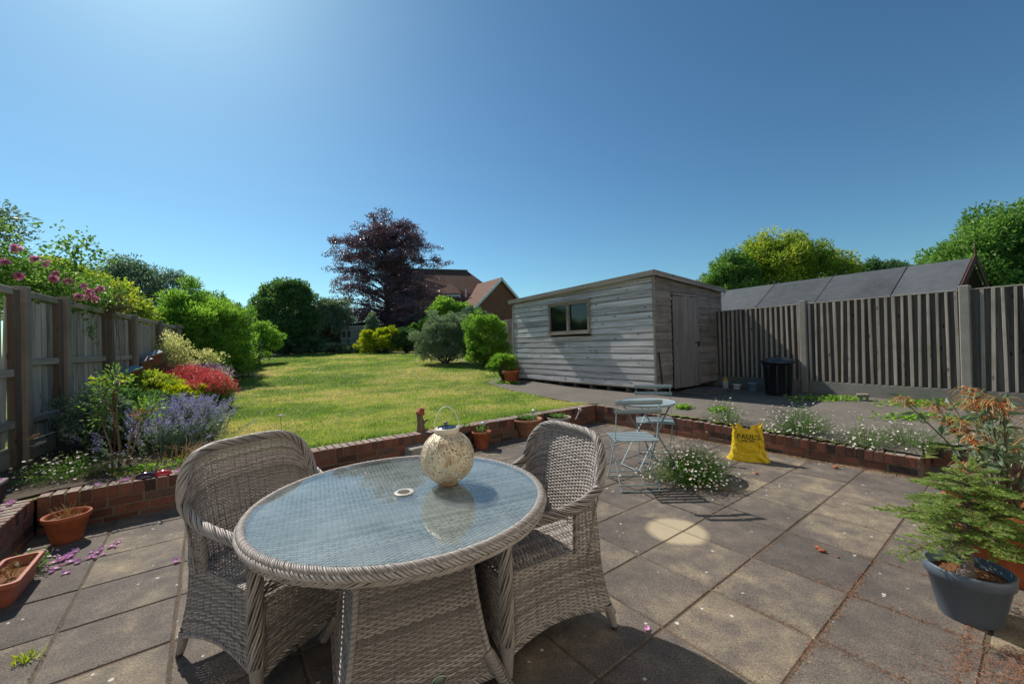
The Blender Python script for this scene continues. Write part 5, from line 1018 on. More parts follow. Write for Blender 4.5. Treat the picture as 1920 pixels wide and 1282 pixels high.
# pots beside the shed
p = pot("plant_pot", (-.06, 10.95, .33), .15, .20, .33, TERRA, "terracotta pot standing at the left corner of the shed", "plant pot", .016, .05, SOIL, .9)
p = pot("plant_pot", (.10, 11.75, .36), .15, .20, .34, TERRA, "second terracotta pot half hidden behind the first, against the shed", "plant pot", .016, .05, SOIL, .9)
bush("potted_fern", -.28, 11.55, .36, [(0, 0, .42, .38, .3, .22)], 3500, .16, .03, L_BRIGHT, "bright green ferny plant behind the shed corner pot", up=1.0, nclump=60)
# --- climbing rose
def rose():
    root = empty("climbing_rose", (-6.0, 5.35, .3), 0, "pink climbing rose tumbling over the top of the left fence", "climbing rose"); g = G(); L = G(); B = G(); C = []
    canes = [(((-.1, 0, 1.0), (.05, -.2, 1.8), (.1, -.5, 2.15), (.25, -.9, 2.25)), .5), (((-.3, 0, 1.0), (-.3, .1, 2.1), (-.1, .1, 2.55), (.3, .25, 2.62)), .4), (((-.2, 0, 1.), (-.1, -.1, 2.1), (.1, .0, 2.35), (.45, .35, 2.42)), .4), (((0, 0, 1), (.0, -.4, 2.0), (.15, -.75, 2.5), (.25, -1.0, 2.6)), .5), (((0, 0, 1.), (.05, .1, 1.8), (.08, .3, 1.95), (.02, .6, 1.9)), .5), (((-.1, 0, 1), (-.1, .2, 1.9), (-.2, .6, 2.05), (-.35, 1.0, 1.95)), .5), (((0, 0, 1), (.05, -.3, 1.9), (.25, -.8, 2.0), (.4, -1.3, 2.1)), .5)]
    for P, s_ in canes:
        Q = smoothpath(P, 16); g.tube(Q, np.linspace(.011, .003, 16), 5, .4, 0, False); 
        for k in range(90):
            f = random.uniform(.35, 1); p = Q[int(f * 15)] + rng.normal(0, .10, 3); C.append(p)
    C = np.array(C); rep = np.repeat(C, 7, 0) + rng.normal(0, .035, (len(C) * 7, 3)); n = len(rep); L.leaves(rep, rng.normal(size=(n, 3)) + [0, 0, .2], .052 * rng.uniform(.6, 1.3, n), .034, rng.random(n))
    extra = np.array([(-.15, -.35, 1.98), (.1, -.7, 2.0), (-.1, .1, 2.0), (-.5, .6, 1.95), (-.7, -.3, 2.1), (-.9, .2, 2.1)]); rep = np.repeat(extra, 420, 0) + rng.normal(0, 1, (len(extra) * 420, 3)) * [.24, .28, .13]; n = len(rep); L.leaves(rep, rng.normal(size=(n, 3)) + [0, 0, .2], .055 * rng.uniform(.6, 1.3, n), .036, rng.random(n))
    g.build("cane", TWIG, root); L.build("foliage", L_MID, root)
    heads = [(.37, -.45, 2.20), (.36, -.75, 2.32), (.42, -.62, 2.22), (.38, -.05, 1.97), (.36, .05, 1.92), (.35, .18, 1.98), (.34, .12, 1.83), (.30, .02, 1.84), (.34, -.2, 2.02), (.10, .30, 1.93), (.06, .38, 1.90), (.42, -.9, 2.12), (.40, -.42, 2.02), (.30, -.3, 2.10), (.44, -.8, 2.0), (.35, -.1, 1.84)]
    for hd in heads:
        g = G(); c = np.array(hd); n = 34; d = norm(rng.normal(size=(n, 3))); ax = norm(np.array([.4, -.8, .2]) + rng.normal(0, .4, 3)); d = norm(d + ax * .8); g.leaves(c + d * .012, d, .046 * rng.uniform(.7, 1.2, n), .042, rng.random(n), 0, .5); g.build("rose_bloom", ROSE_F, root)
rose()
# tangle of dry clematis on the fence
g = G()
for k in range(95):
    a = random.uniform(0, 6.28); c = np.array([-6.20, 6.26, 2.15]); e = c + [random.gauss(0, .14), random.gauss(0, .16), random.gauss(0, .10)]; P = smoothpath([c + rng.normal(0, .1, 3), (c + e) / 2 + rng.normal(0, .08, 3), e, e + rng.normal(0, .12, 3)], 9); g.tube(P, .003, 3, random.random(), 0, False)
for k in range(8):
    x0 = random.uniform(-.35, .1); P = smoothpath([(-6.15 - x0 * .5, 6.25 + x0, 2.1), (-6.10 - x0 * .5, 6.23 + x0, 1.7), (-6.08 - x0 * .5 + random.gauss(0, .03), 6.2 + x0 + random.gauss(0, .06), 1.3), (-6.0 - x0 * .5, 6.15 + x0, random.uniform(.7, 1.1))], 12); g.tube(P, .004, 3, random.random(), 0, False)
tag(g.build("dry_vine", TWIG), "tangle of bare dry vine stems bunched on top of the left fence", "vine")

# ------------------------------------------------------------------ potted conifer and coppery shrub, right foreground
p = pot("potted_fir", (2.20, 1.975, 0), .108, .150, .245, GREYPOT, "young fir tree with layered branches in a slate grey plastic pot", "potted tree", .010, .055, COMPOST, .80, 48)
def fir(root):
    t = G(); t.tube(smoothpath([(-.02, -.01, .19), (-.01, 0, .25), (.02, 0, .34), (.0, .0, .5), (.03, 0, .73)], 22), np.interp(np.linspace(0, 1, 22), [0, .1, .3, 1], [.03, .024, .017, .006]), 12, .4); t.lathe([(.0, .20), (.036, .20), (.034, .225), (.02, .235), (0, .236)], 12, (-.045, -.01, 0)); t.build("trunk", plain("grey_bark", (.17, .13, .115), .8, .2, .45, bump=.8), root)
    b = G(); nd = G(); PP = []; DD = []; LL = []
    def twig(p0, p1, r):
        P = smoothpath([p0, (np.array(p0) + p1) / 2 + [0, 0, .01], p1], 6); b.tube(P, np.linspace(r, r * .4, 6), 4, random.random(), 0, False); L_ = np.linalg.norm(np.array(p1) - p0); n = int(L_ / .0014); f = rng.random(n); d = norm(np.array(p1) - p0); C = p0 + (np.array(p1) - p0) * f[:, None]
        side = norm(np.cross(d, [0, 0, 1.])); sg = np.sign(rng.normal(size=n)); D = d * .55 + side * sg[:, None] * rng.uniform(.5, 1.1, n)[:, None] + np.array([0, 0, 1.]) * rng.uniform(.0, .75, n)[:, None]; PP.append(C); DD.append(D); LL.append(np.full(n, .019) * rng.uniform(.75, 1.15, n))
    for k in range(48):
        h0 = .34 + .36 * (k / 48); a = k * 2.399 + random.gauss(0, .2); rl = (.33 - .235 * ((h0 - .34) / .36) ** 1.4) * random.uniform(.75, 1.1); ca, sa = math.cos(a), math.sin(a); s0 = np.array([.012, 0, h0]); tip = s0 + [rl * ca, rl * sa, rl * random.uniform(-.12, .16)]
        P = smoothpath([s0, s0 + [rl * .5 * ca, rl * .5 * sa, rl * .10], tip], 10); b.tube(P, np.linspace(.006, .0022, 10), 5, random.random(), 0, False); twig(P[3], P[-1] + (P[-1] - P[-2]) * .3, .002)
        for q in range(2, 10):
            for sg in (-1, 1):
                l2 = rl * (.44 - .032 * q) * random.uniform(.7, 1.1); a2 = a + sg * random.uniform(.75, 1.05); twig(P[q], P[q] + np.array([l2 * math.cos(a2), l2 * math.sin(a2), l2 * random.uniform(-.2, .15)]), .0016)
    for k in range(5): a = k * 1.256; twig(np.array([.028, 0, .70]), np.array([.028 + .06 * math.cos(a), .06 * math.sin(a), .76]), .002)
    C = np.concatenate(PP); n = len(C); nd.leaves(C, np.concatenate(DD), np.concatenate(LL), .0034, rng.random(n), 0, .1); b.build("branch", TWIG, root); nd.build("needle_spray", L_FIR, root)
fir(p); p.rotation_euler = (0, 0, .4)
p = pot("potted_pieris", (2.80, 2.30, 0), .17, .25, .40, TERRA, "coppery orange shoots on a green shrub in a big terracotta pot behind the fir", "potted shrub", .016, .055, COMPOST, .86, 44)
def pieris(root):
    b = G(); L = G(); O = G(); F = G()
    for k in range(30):
        a = random.uniform(0, 6.28); q = random.uniform(.08, .42); hh = random.uniform(.6, 1.0) * (1.14 - .35 * q); tip = np.array([q * math.cos(a), q * math.sin(a), hh]); P = smoothpath([(random.gauss(0, .03), random.gauss(0, .03), .33), tip * [.4, .4, 0] + [0, 0, .33 + (hh - .33) * .5], tip], 10); b.tube(P, np.linspace(.008, .003, 10), 5, random.random(), 0, False)
        n = 14; f = rng.integers(5, 10, n); C = P[f] + rng.normal(0, .006, (n, 3)); L.leaves(C, rng.normal(size=(n, 3)) + [0, 0, .1], rng.uniform(.05, .10, n), .030, rng.random(n), 0, .3)
        if random.random() < .8:
            n = 34; aa = rng.uniform(0, 6.28, n); D = np.stack([np.cos(aa), np.sin(aa), rng.uniform(-1.2, .2, n)], 1); O.leaves(tip + rng.normal(0, .018, (n, 3)), D, rng.uniform(.022, .052, n), .009, rng.random(n), 0, .3)
            for q2 in range(11):
                a2 = random.uniform(0, 6.28); e = tip + [.07 * math.cos(a2), .07 * math.sin(a2), .02]; F.tube(smoothpath([tip, (tip + e) / 2 + [0, 0, .03], e, e + [.03 * math.cos(a2), .03 * math.sin(a2), -.035]], 7), .0016, 3, random.random(), 0, False)
    b.build("stem", TWIG, root); L.build("foliage", L_GREY, root); O.build("copper_shoot", ORANGE_F, root); F.build("spent_flower", STRAW, root)
pieris(p)
pot("plant_pot", (2.98, 1.72, 0), .14, .19, .32, TERRA, "terracotta pot at the right edge behind the slate grey pot", "plant pot", .014, .05, COMPOST, .85)
bush("edge_shrub", 3.0, 1.8, .25, [(0, 0, .35, .3, .3, .28)], 3500, .05, .018, L_MID, "green leafy plant at the right edge behind the fir", nclump=60)
p = pot("plant_pot", (3.05, 2.55, 0), .10, .13, .20, TERRA, "small faded terracotta pot seen through the fir branches", "plant pot", .01, .03, SOIL, .85)

# ------------------------------------------------------------------ left fence
FD = np.array([-.504, .864]); FP = np.array([-5.02, 4.13]); FZ = R(0) + math.atan2(FD[1], FD[0])
def left_fence():
    root = empty("fence", (FP[0], FP[1], .27), FZ, "weathered grey board fence with brown posts along the left border", "fence"); H = 1.80
    s_posts = [-1.75, 0, .945, 2.47, 3.74, 5.6, 7.4, 9.2, 11.0, 12.8, 14.6, 16.4, 18.2, 20.0, 21.8]
    for s in s_posts:
        g = G(); dz = max(0, float(Z(*(FP + FD * max(s, 0)))) - .28); g.box((s, -.0, H / 2 + dz), (.11, .10, H + .06), None, random.random(), 0, .008); g.build("concrete_post", AGG_POST, root)
        g = G(); g.box((s - .115, .02, H / 2 - .01 + dz), (.11, .06, H), None, random.random(), 0, .004); g.build("timber_post", POST_W, root)
    for s0, s1 in zip(s_posts[:-1], s_posts[1:]):
        dz = max(0, float(Z(*(FP + FD * max((s0 + s1) / 2, 0)))) - .28); a, b = s0 + .056, s1 - .172; x = a; g = G(); first = s0 < -.5
        while x < b - .02:
            wv = min(random.uniform(.095, .125), b - x); ht = H - .10 + (random.uniform(-.03, .0)); 
            rm = np.array(Matrix.Rotation(random.gauss(0, .02), 3, 'Z') @ Matrix.Rotation(random.gauss(0, .03) if first else random.gauss(0, .003), 3, 'Y')); g.box((x + wv / 2, .045 + random.uniform(-.004, .004), .22 + (ht - .2) / 2 + dz), (wv * (.8 if first else 1) - .004, .014, ht - .2), rm, random.random(), 0, .002); x += wv
        g.build("board_panel", FENCE_L, root)
        for zc, hh in ((H - .035, .07), (1.05 if not first else .95, .075), (.44, .075)):
            g = G(); g.box(((a + b) / 2, .015, zc + dz), (b - a - .004, .045, hh), None, random.random(), 0, .005); g.build("rail", RAIL_L, root)
        g = G(); g.box(((a + b) / 2, .045, .10 + dz), (b - a - .004, .03, .22), None, random.random(), 0, .004); g.build("gravel_board", RAIL_L, root)
left_fence()
# ------------------------------------------------------------------ right fence
RD = np.array([-.5, .866]); RP = np.array([6.87, 6.09]); RZ = math.atan2(RD[1], RD[0])
def right_fence():
    root = empty("fence", (RP[0], RP[1], .27), RZ, "tall close boarded fence with pale battens and concrete posts behind the yard", "fence")
    posts = [-2.13 * 2, -2.13, 0, 2.17] + [2.17 + 2.13 * k for k in range(1, 14)]; H = 1.77
    for s in posts:
        p = RP + RD * s; dz = max(0, float(Z(*p)) - .28) if s > 5 else 0
        g = G(); g.box((s, 0, (H + .06) / 2 + dz), (.115, .12, H + .06), None, random.random(), 0, .012); g.build("concrete_post", CONC_POST, root)
    for i, (s0, s1) in enumerate(zip(posts[:-1], posts[1:])):
        p = RP + RD * (s0 + s1) / 2; dz = max(0, float(Z(*p)) - .28) if s0 > 4 else 0; a, b = s0 + .06, s1 - .06
        g = G(); h = G(); x = a; k = 0
        while x < b - .02:
            pw = min(.104, b - x); g.box((x + pw / 2, -.012, .25 + (H - .27) / 2 + dz), (pw - .002, .012, H - .27), None, random.random(), 0, .001)
            if pw > .06: h.box((x + .03, .010, .25 + (H - .27) / 2 + dz), (random.uniform(.030, .044), .03, H - .27 + random.uniform(-.012, .0)), np.array(Matrix.Rotation(random.gauss(0, .009), 3, 'Y')), random.random(), 0, .003)
            x += pw
        g.build("board_panel", FENCE_D, root); h.build("batten_row", BATTEN, root)
        g = G(); g.box(((a + b) / 2, -.005, H - .008 + dz), (b - a - .004, .05, .018), None, .5, 0, .003); g.build("capping_rail", BATTEN, root)
        g = G(); g.box(((a + b) / 2, 0, .12 + dz), (b - a - .004, .05, .26), None, random.random(), 0, .006); g.build("gravel_board", GRAVELB, root)
        if i < 4:
            for zc in (.5, 1.5): g = G(); g.box(((a + b) / 2, -.045, zc + dz), (b - a, .05, .08), None, .4, 0, .004); g.build("back_rail", FENCE_D, root)
right_fence()
# far end fence behind the lawn
r_ = empty("fence", (-17.8, 29.6, 1.08), 0, "dark panel fence closing the far end of the garden", "fence"); g = G(); x = 0
while x < 7.5: g.box((x, 0, .9), (.14, .02, 1.8), None, random.random(), 0, .002); x += .145
g.build("board_panel", FENCE_D, r_)

# ------------------------------------------------------------------ timber shed
def shed():
    N0 = (2.86, 8.08); base = .30; rz = R(90 + 37); root = empty("timber_shed", (*N0, base), rz, "silver grey timber shed with sloping roof, double window and plank door", "shed")
    # local X along the long wall, local Y = -(end wall direction)
    L, Wd = 4.62, 2.70; roof = lambda x, y: 2.40 - .026 * x + .066 * y      # y negative into the shed
    def Y(v): return -v
    # long wall boards
    g = G(); z = .10; pitch = .1425; wx0, wx1, wz0, wz1 = 1.68, 3.04, 1.33, 2.06; k = 0
    while z < 2.36:
        h = pitch
        segs = [(0, L)]
        if z + h > wz0 and z < wz1: segs = [(0, wx0), (wx1, L)]
        for (a, b) in segs:
            cuts = [a, b] if b - a < 2.6 or k % 2 else [a, a + (b - a) * .55, b]
            for c0, c1 in zip(cuts[:-1], cuts[1:]):
                zt0 = min(z + h, roof(c0, 0)); zt1 = min(z + h + .012, roof(c1, 0)); ns = 10; xs = np.linspace(c0 + .001, c1 - .001, ns); wob = .0035 * np.sin(xs * 2.1 + k) + rng.normal(0, .0012, ns); bow = rng.normal(0, .0018, ns)
                zt = np.minimum(z + h - .001 + .0035 * np.sin(xs * 2.1 + k + 1), np.array([roof(x_, 0) for x_ in xs])) ; zb = z + wob
                if (zt - zb).min() < .02: continue
                prof = [(-.012, 'b'), (-.012, 'm'), (.026, 'n'), (.022, 't'), (-.014, 't')]; V = []
                for (yo, w_) in prof:
                    for x_, b_, t_, bo in zip(xs, zb, zt, bow): zz_ = b_ if w_ == 'b' else (t_ if w_ == 't' else (b_ + .026 if w_ == 'm' else b_ + .030)); V.append((x_, yo + bo * (yo > .01), min(zz_, t_)))
                Q = [(r0 * ns + i, r0 * ns + i + 1, (r0 + 1) * ns + i + 1, (r0 + 1) * ns + i) for r0 in range(4) for i in range(ns - 1)]
                g.add(V, Q, None, random.random())
        z += pitch; k += 1
    g.build("long_wall", SHED_L, root)
    g = G(); g.add([(0, 0, .05), (L, 0, .05), (L, 0, roof(L, 0)), (0, 0, roof(0, 0))], [(0, 1, 2, 3)]) if 0 else None
    # inner shell so that nothing shows through
    V = [(.02, -.02, .06), (L - .02, -.02, .06), (L - .02, -Wd + .02, .06), (.02, -Wd + .02, .06)]; g = G()
    for (a, b) in ((V[1], V[2]), (V[2], V[3])): g.add([a, b, (b[0], b[1], roof(b[0], b[1]) - .02), (a[0], a[1], roof(a[0], a[1]) - .02)], [(0, 1, 2, 3)], None, .3)
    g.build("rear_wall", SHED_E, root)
    # end wall boards either side of the door (faces local -X)
    g = G(); d0, d1, dz1 = .60, 1.66, 2.02; z = .10; k = 0
    while z < 2.40:
        segs = [(0, d0), (d1, Wd)] if z < dz1 else [(0, Wd)]
        for (a, b) in segs:
            ys = np.linspace(a + .001, b - .001, 6); zt = np.minimum(z + pitch + .012, [roof(0, -y_) - .01 for y_ in ys]); zb = np.minimum(z + .002 * np.sin(ys * 3 + k), zt - .001)
            if (zt - zb).max() < .02: continue
            V = []
            for (xo, w_) in [(0.0, 'b'), (.024, 'b'), (.022, 'm'), (.007, 't'), (0.0, 't')]:
                for y_, b_, t_ in zip(ys, zb, zt): V.append((-xo, -y_, b_ if w_ == 'b' else (t_ if w_ == 't' else min(b_ + .05, t_))))
            Q = [(r0 * 6 + i, (r0 + 1) * 6 + i, (r0 + 1) * 6 + i + 1, r0 * 6 + i + 1) for r0 in range(4) for i in range(5)]; g.add(V, Q, None, random.random())
        z += pitch; k += 1
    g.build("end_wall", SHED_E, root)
    g = G()
    x = d0
    for i in range(9):
        wv = (d1 - d0 - .03) / 9; g.box((-.036 - .002 * random.random(), -(d0 + .015 + wv * (i + .5)), 1.045), (.02, wv - .007, 1.95 + random.uniform(-.006, .006)), None, random.random(), 0, .003)
    door = g.build("door", SHED_V, root)
    g = G(); g.bar((-.048, -(d1 - .20), 1.02), (-.048, -(d1 + .02), 1.02), .03, .008, (1, 0, 0)); g.box((-.055, -(d1 - .06), .97), (.02, .06, .08), None, .5, 0, .004); g.build("latch", IRON, door)
    for zh in (.35, 1.75): g = G(); g.bar((-.044, -(d0 + .01), zh), (-.044, -(d0 + .30), zh), .03, .006, (1, 0, 0)); g.build("hinge", SHED_V, door)
    g = G(); g.bar((-.035, -(d0 - .02), dz1 + .035), (-.035, -(d1 + .02), dz1 + .035 - .0), .05, .03, (1, 0, 0)); g.build("door_header", SHED_E, root)
    # corner posts
    for (x_, y_) in ((-.018, .018), (L + .012, .018), (-.018, -Wd - .012)):
        g = G(); h = roof(x_, y_) - .06; g.box((x_, y_, .07 + h / 2), (.045, .045, h), None, random.random(), 0, .004); g.build("corner_post", TRIM, root)
    # window
    fr = G(); cx = (wx0 + wx1) / 2; cz = (wz0 + wz1) / 2; tilt = 0
    for (a, b) in (((wx0 - .03, .05, wz0), (wx1 + .03, .05, wz0)), ((wx0 - .03, .05, wz1), (wx1 + .03, .05, wz1))): fr.bar(a, b, .055, .09, (0, 0, 1), random.random())
    fr.bar((wx0, .045, wz0), (wx0, .045, wz1), .08, .05, (1, 0, 0)); fr.bar((wx1, .045, wz0), (wx1, .045, wz1), .08, .05, (1, 0, 0)); fr.bar((cx, .045, wz0), (cx, .045, wz1), .07, .07, (1, 0, 0)); fr.bar((wx0 - .06, .085, wz0 - .03), (wx1 + .06, .085, wz0 - .03), .11, .025, (0, 0, 1)); fr.bar((wx0 - .06, .075, wz1 + .03), (wx1 + .06, .075, wz1 + .03), .10, .02, (0, 0, 1))
    win = fr.build("window", TRIM, root)
    for a, b in ((wx0 + .025, cx - .035), (cx + .035, wx1 - .025)): g = G(); g.box(((a + b) / 2, .02, cz), (b - a, .006, wz1 - wz0 - .04), None, .5, 0, .001); g.build("pane", PANE, win)
    # roof deck and fascia
    ov = .09; X0, X1, Y0, Y1 = -ov, L + ov, ov + .02, -Wd - ov
    g = G(); P = [(X0, Y1), (X1, Y1), (X1, Y0), (X0, Y0)]; g.prism(P, lambda p_: roof(*p_) + .035, lambda p_: roof(*p_) + .06, .5); g.build("roof", FELT, root)
    def fascia(a, b, o, mat=TRIM, h=.105):
        g = G(); a = np.array(a); b = np.array(b); d = norm(b - a); nrm_ = np.array([d[1], -d[0]]) * .02; V = []
        for p_ in (a, b):
            for off in (0, 1):
                q = p_ + nrm_ * off; V += [(q[0], q[1], roof(*p_) + .075 - h), (q[0], q[1], roof(*p_) + .075)]
        g.add(V, [(0, 1, 5, 4), (2, 6, 7, 3), (0, 2, 3, 1), (4, 5, 7, 6), (1, 3, 7, 5), (0, 4, 6, 2)], None, random.random()); g.build("fascia", mat, root)
    fascia((X1 + .02, Y0), (X0 - .02, Y0), 0); fascia((X0 - .003, Y0 + .02), (X0 - .003, Y1), 0, SHED_E); fascia((X1, Y1), (X1, Y0), 0)
    for q in range(9): g = G(); g.box((-.0 + .2 + q * .52, -.12, .03), (.09, .16, .12), None, random.random(), 0, .004); g.build("bearer", FENCE_D, root)
    g = G(); g.prism([(.05, -Wd + .05), (L - .05, -Wd + .05), (L - .05, -.09), (.05, -.09)], .06, .10, .2); g.build("floor_deck", FENCE_D, root)
shed()
r_ = G(); r_.tube([(3.02, 8.10, .30), (2.93, 8.05, 1.15)], [.016, .014], 8); tag(r_.build("garden_stick", IRON), "dark stick leaning against the shed end wall beside the corner", "stick")
# ------------------------------------------------------------------ long felt roofed outbuilding beyond the right fence
def outbuilding():
    root = empty("outbuilding", (8.26, 7.2, .3), math.atan2(.866, -.5), "long low outbuilding with grey felt pitched roof behind the right fence", "outbuilding"); Lg = 8.2; rh = 2.42; eh = 1.80; hw_ = .92
    for sg in (1, -1):
        g = G(); n = 6; xs = [0, .85] + [.85 + (Lg - .85) * k / 6 for k in range(1, 7)]
        for a, b in zip(xs[:-1], xs[1:]):
            t0 = random.uniform(-.004, .006); V = [(a, 0, rh + t0), (b + .03, 0, rh + t0), (b + .03, sg * hw_, eh + t0), (a, sg * hw_, eh + t0)]; V += [(x_, y_, z_ - .025) for (x_, y_, z_) in V]
            Q = [(0, 1, 2, 3), (7, 6, 5, 4), (0, 3, 7, 4), (1, 5, 6, 2), (3, 2, 6, 7), (0, 4, 5, 1)]; g.add(V, [q[::-1] for q in Q] if sg > 0 else Q, None, .95 if a == 0 else random.random())
        g.build("roof", FELT, root)
        g = G(); 
        for a in xs[1:-1]: g.bar((a, 0.0, rh + .006), (a, sg * hw_, eh + .006), .010, .006, (1, 0, 0))
        g.build("seam", IRON, root)
        g = G(); g.box((Lg / 2, sg * (hw_ - .03), eh - .05), (Lg, .02, .09), None, .5, 0, .003); g.build("gutter_board", FENCE_D, root); g = G(); g.box((Lg / 2, sg * (hw_ - .12), eh / 2), (Lg - .1, .02, eh), None, .5, 0, .003); g.build("side_wall", BROWN, root)
        g = G(); g.bar((-.05, 0, rh + .0), (-.05, sg * (hw_ + .03), eh - .03), .13, .022, (1, 0, 0)); g.build("bargeboard", BROWN, root)
    g = G(); V = [(.12, -hw_ + .1, 0), (.12, hw_ - .1, 0), (.12, hw_ - .1, eh), (.12, 0, rh - .06), (.12, -hw_ + .1, eh)]; g.add(V, None, [(0, 1, 2), (0, 2, 4), (4, 2, 3)], .2); g.build("gable_wall", BROWN, root)
    g = G(); g.tube([(-.05, 0, rh - .02), (-.05, 0, rh + .28)], [.022, .006], 8); g.build("finial", BROWN, root)
outbuilding()
def bargables(): pass
# ------------------------------------------------------------------ trees on the right
tree("tree", 14.4, 22.0, 1.0, 1.8, .22, [(0, 0, 3.5, 2.0, 2.0, 2.1), (1.7, .2, 4.4, 1.3, 1.3, 1.3), (-.3, 0, 4.6, 1.3, 1.3, 1.1), (2.7, 0, 3.5, 1.4, 1.5, 1.7), (.8, 0, 5.4, .9, .9, .7), (3.0, 0, 4.6, .7, .7, .6)], 46000, .17, .07, L_GOLD, "rounded golden green tree above the outbuilding roof", clump=.2, nclump=560)
tree("tree", 11.7, 21.4, 1.0, 1.6, .18, [(0, 0, 2.9, 1.35, 1.3, 1.7), (.4, 0, 3.9, .9, .9, .9), (-.5, 0, 2.4, 1.1, 1.0, 1.4)], 20000, .15, .075, L_MID, "mid green tree left of the golden one, behind the shed", clump=.22, nclump=260)
tree("tree", 24.2, 26.5, 1.1, 2.0, .2, [(0, 0, 3.9, 1.3, 1.2, 1.3), (1.3, 0, 3.9, 1.1, 1.0, 1.2), (-1.0, 0, 3.7, 1.0, .9, .9)], 14000, .18, .08, L_DARK, "small dark tree between the golden tree and the big right one", clump=.24, nclump=180)
tree("tree", 20.4, 16.2, .7, 1.6, .25, [(0, 0, 3.4, 2.4, 2.2, 2.1), (-1.9, 0, 2.7, 1.6, 1.5, 1.5), (1.0, 0, 4.5, 1.7, 1.6, 1.3), (2.6, .2, 4.8, 1.8, 1.6, 1.5), (-.8, .2, 4.1, 1.2, 1.2, 1.0), (.2, -.4, 2.2, 2.6, 2.0, 1.6)], 52000, .16, .085, L_MID, "large broad green tree at the right edge behind the outbuilding", clump=.2, nclump=620)
bush("neighbour_shrub", 11.6, 8.1, .3, [(0, 0, 1.75, .75, .6, .45), (.8, -.4, 1.9, .7, .6, .45)], 4200, .07, .03, L_GOLD, "airy shrub with red tips showing over the right fence", up=.6, nclump=70, clump=.3)
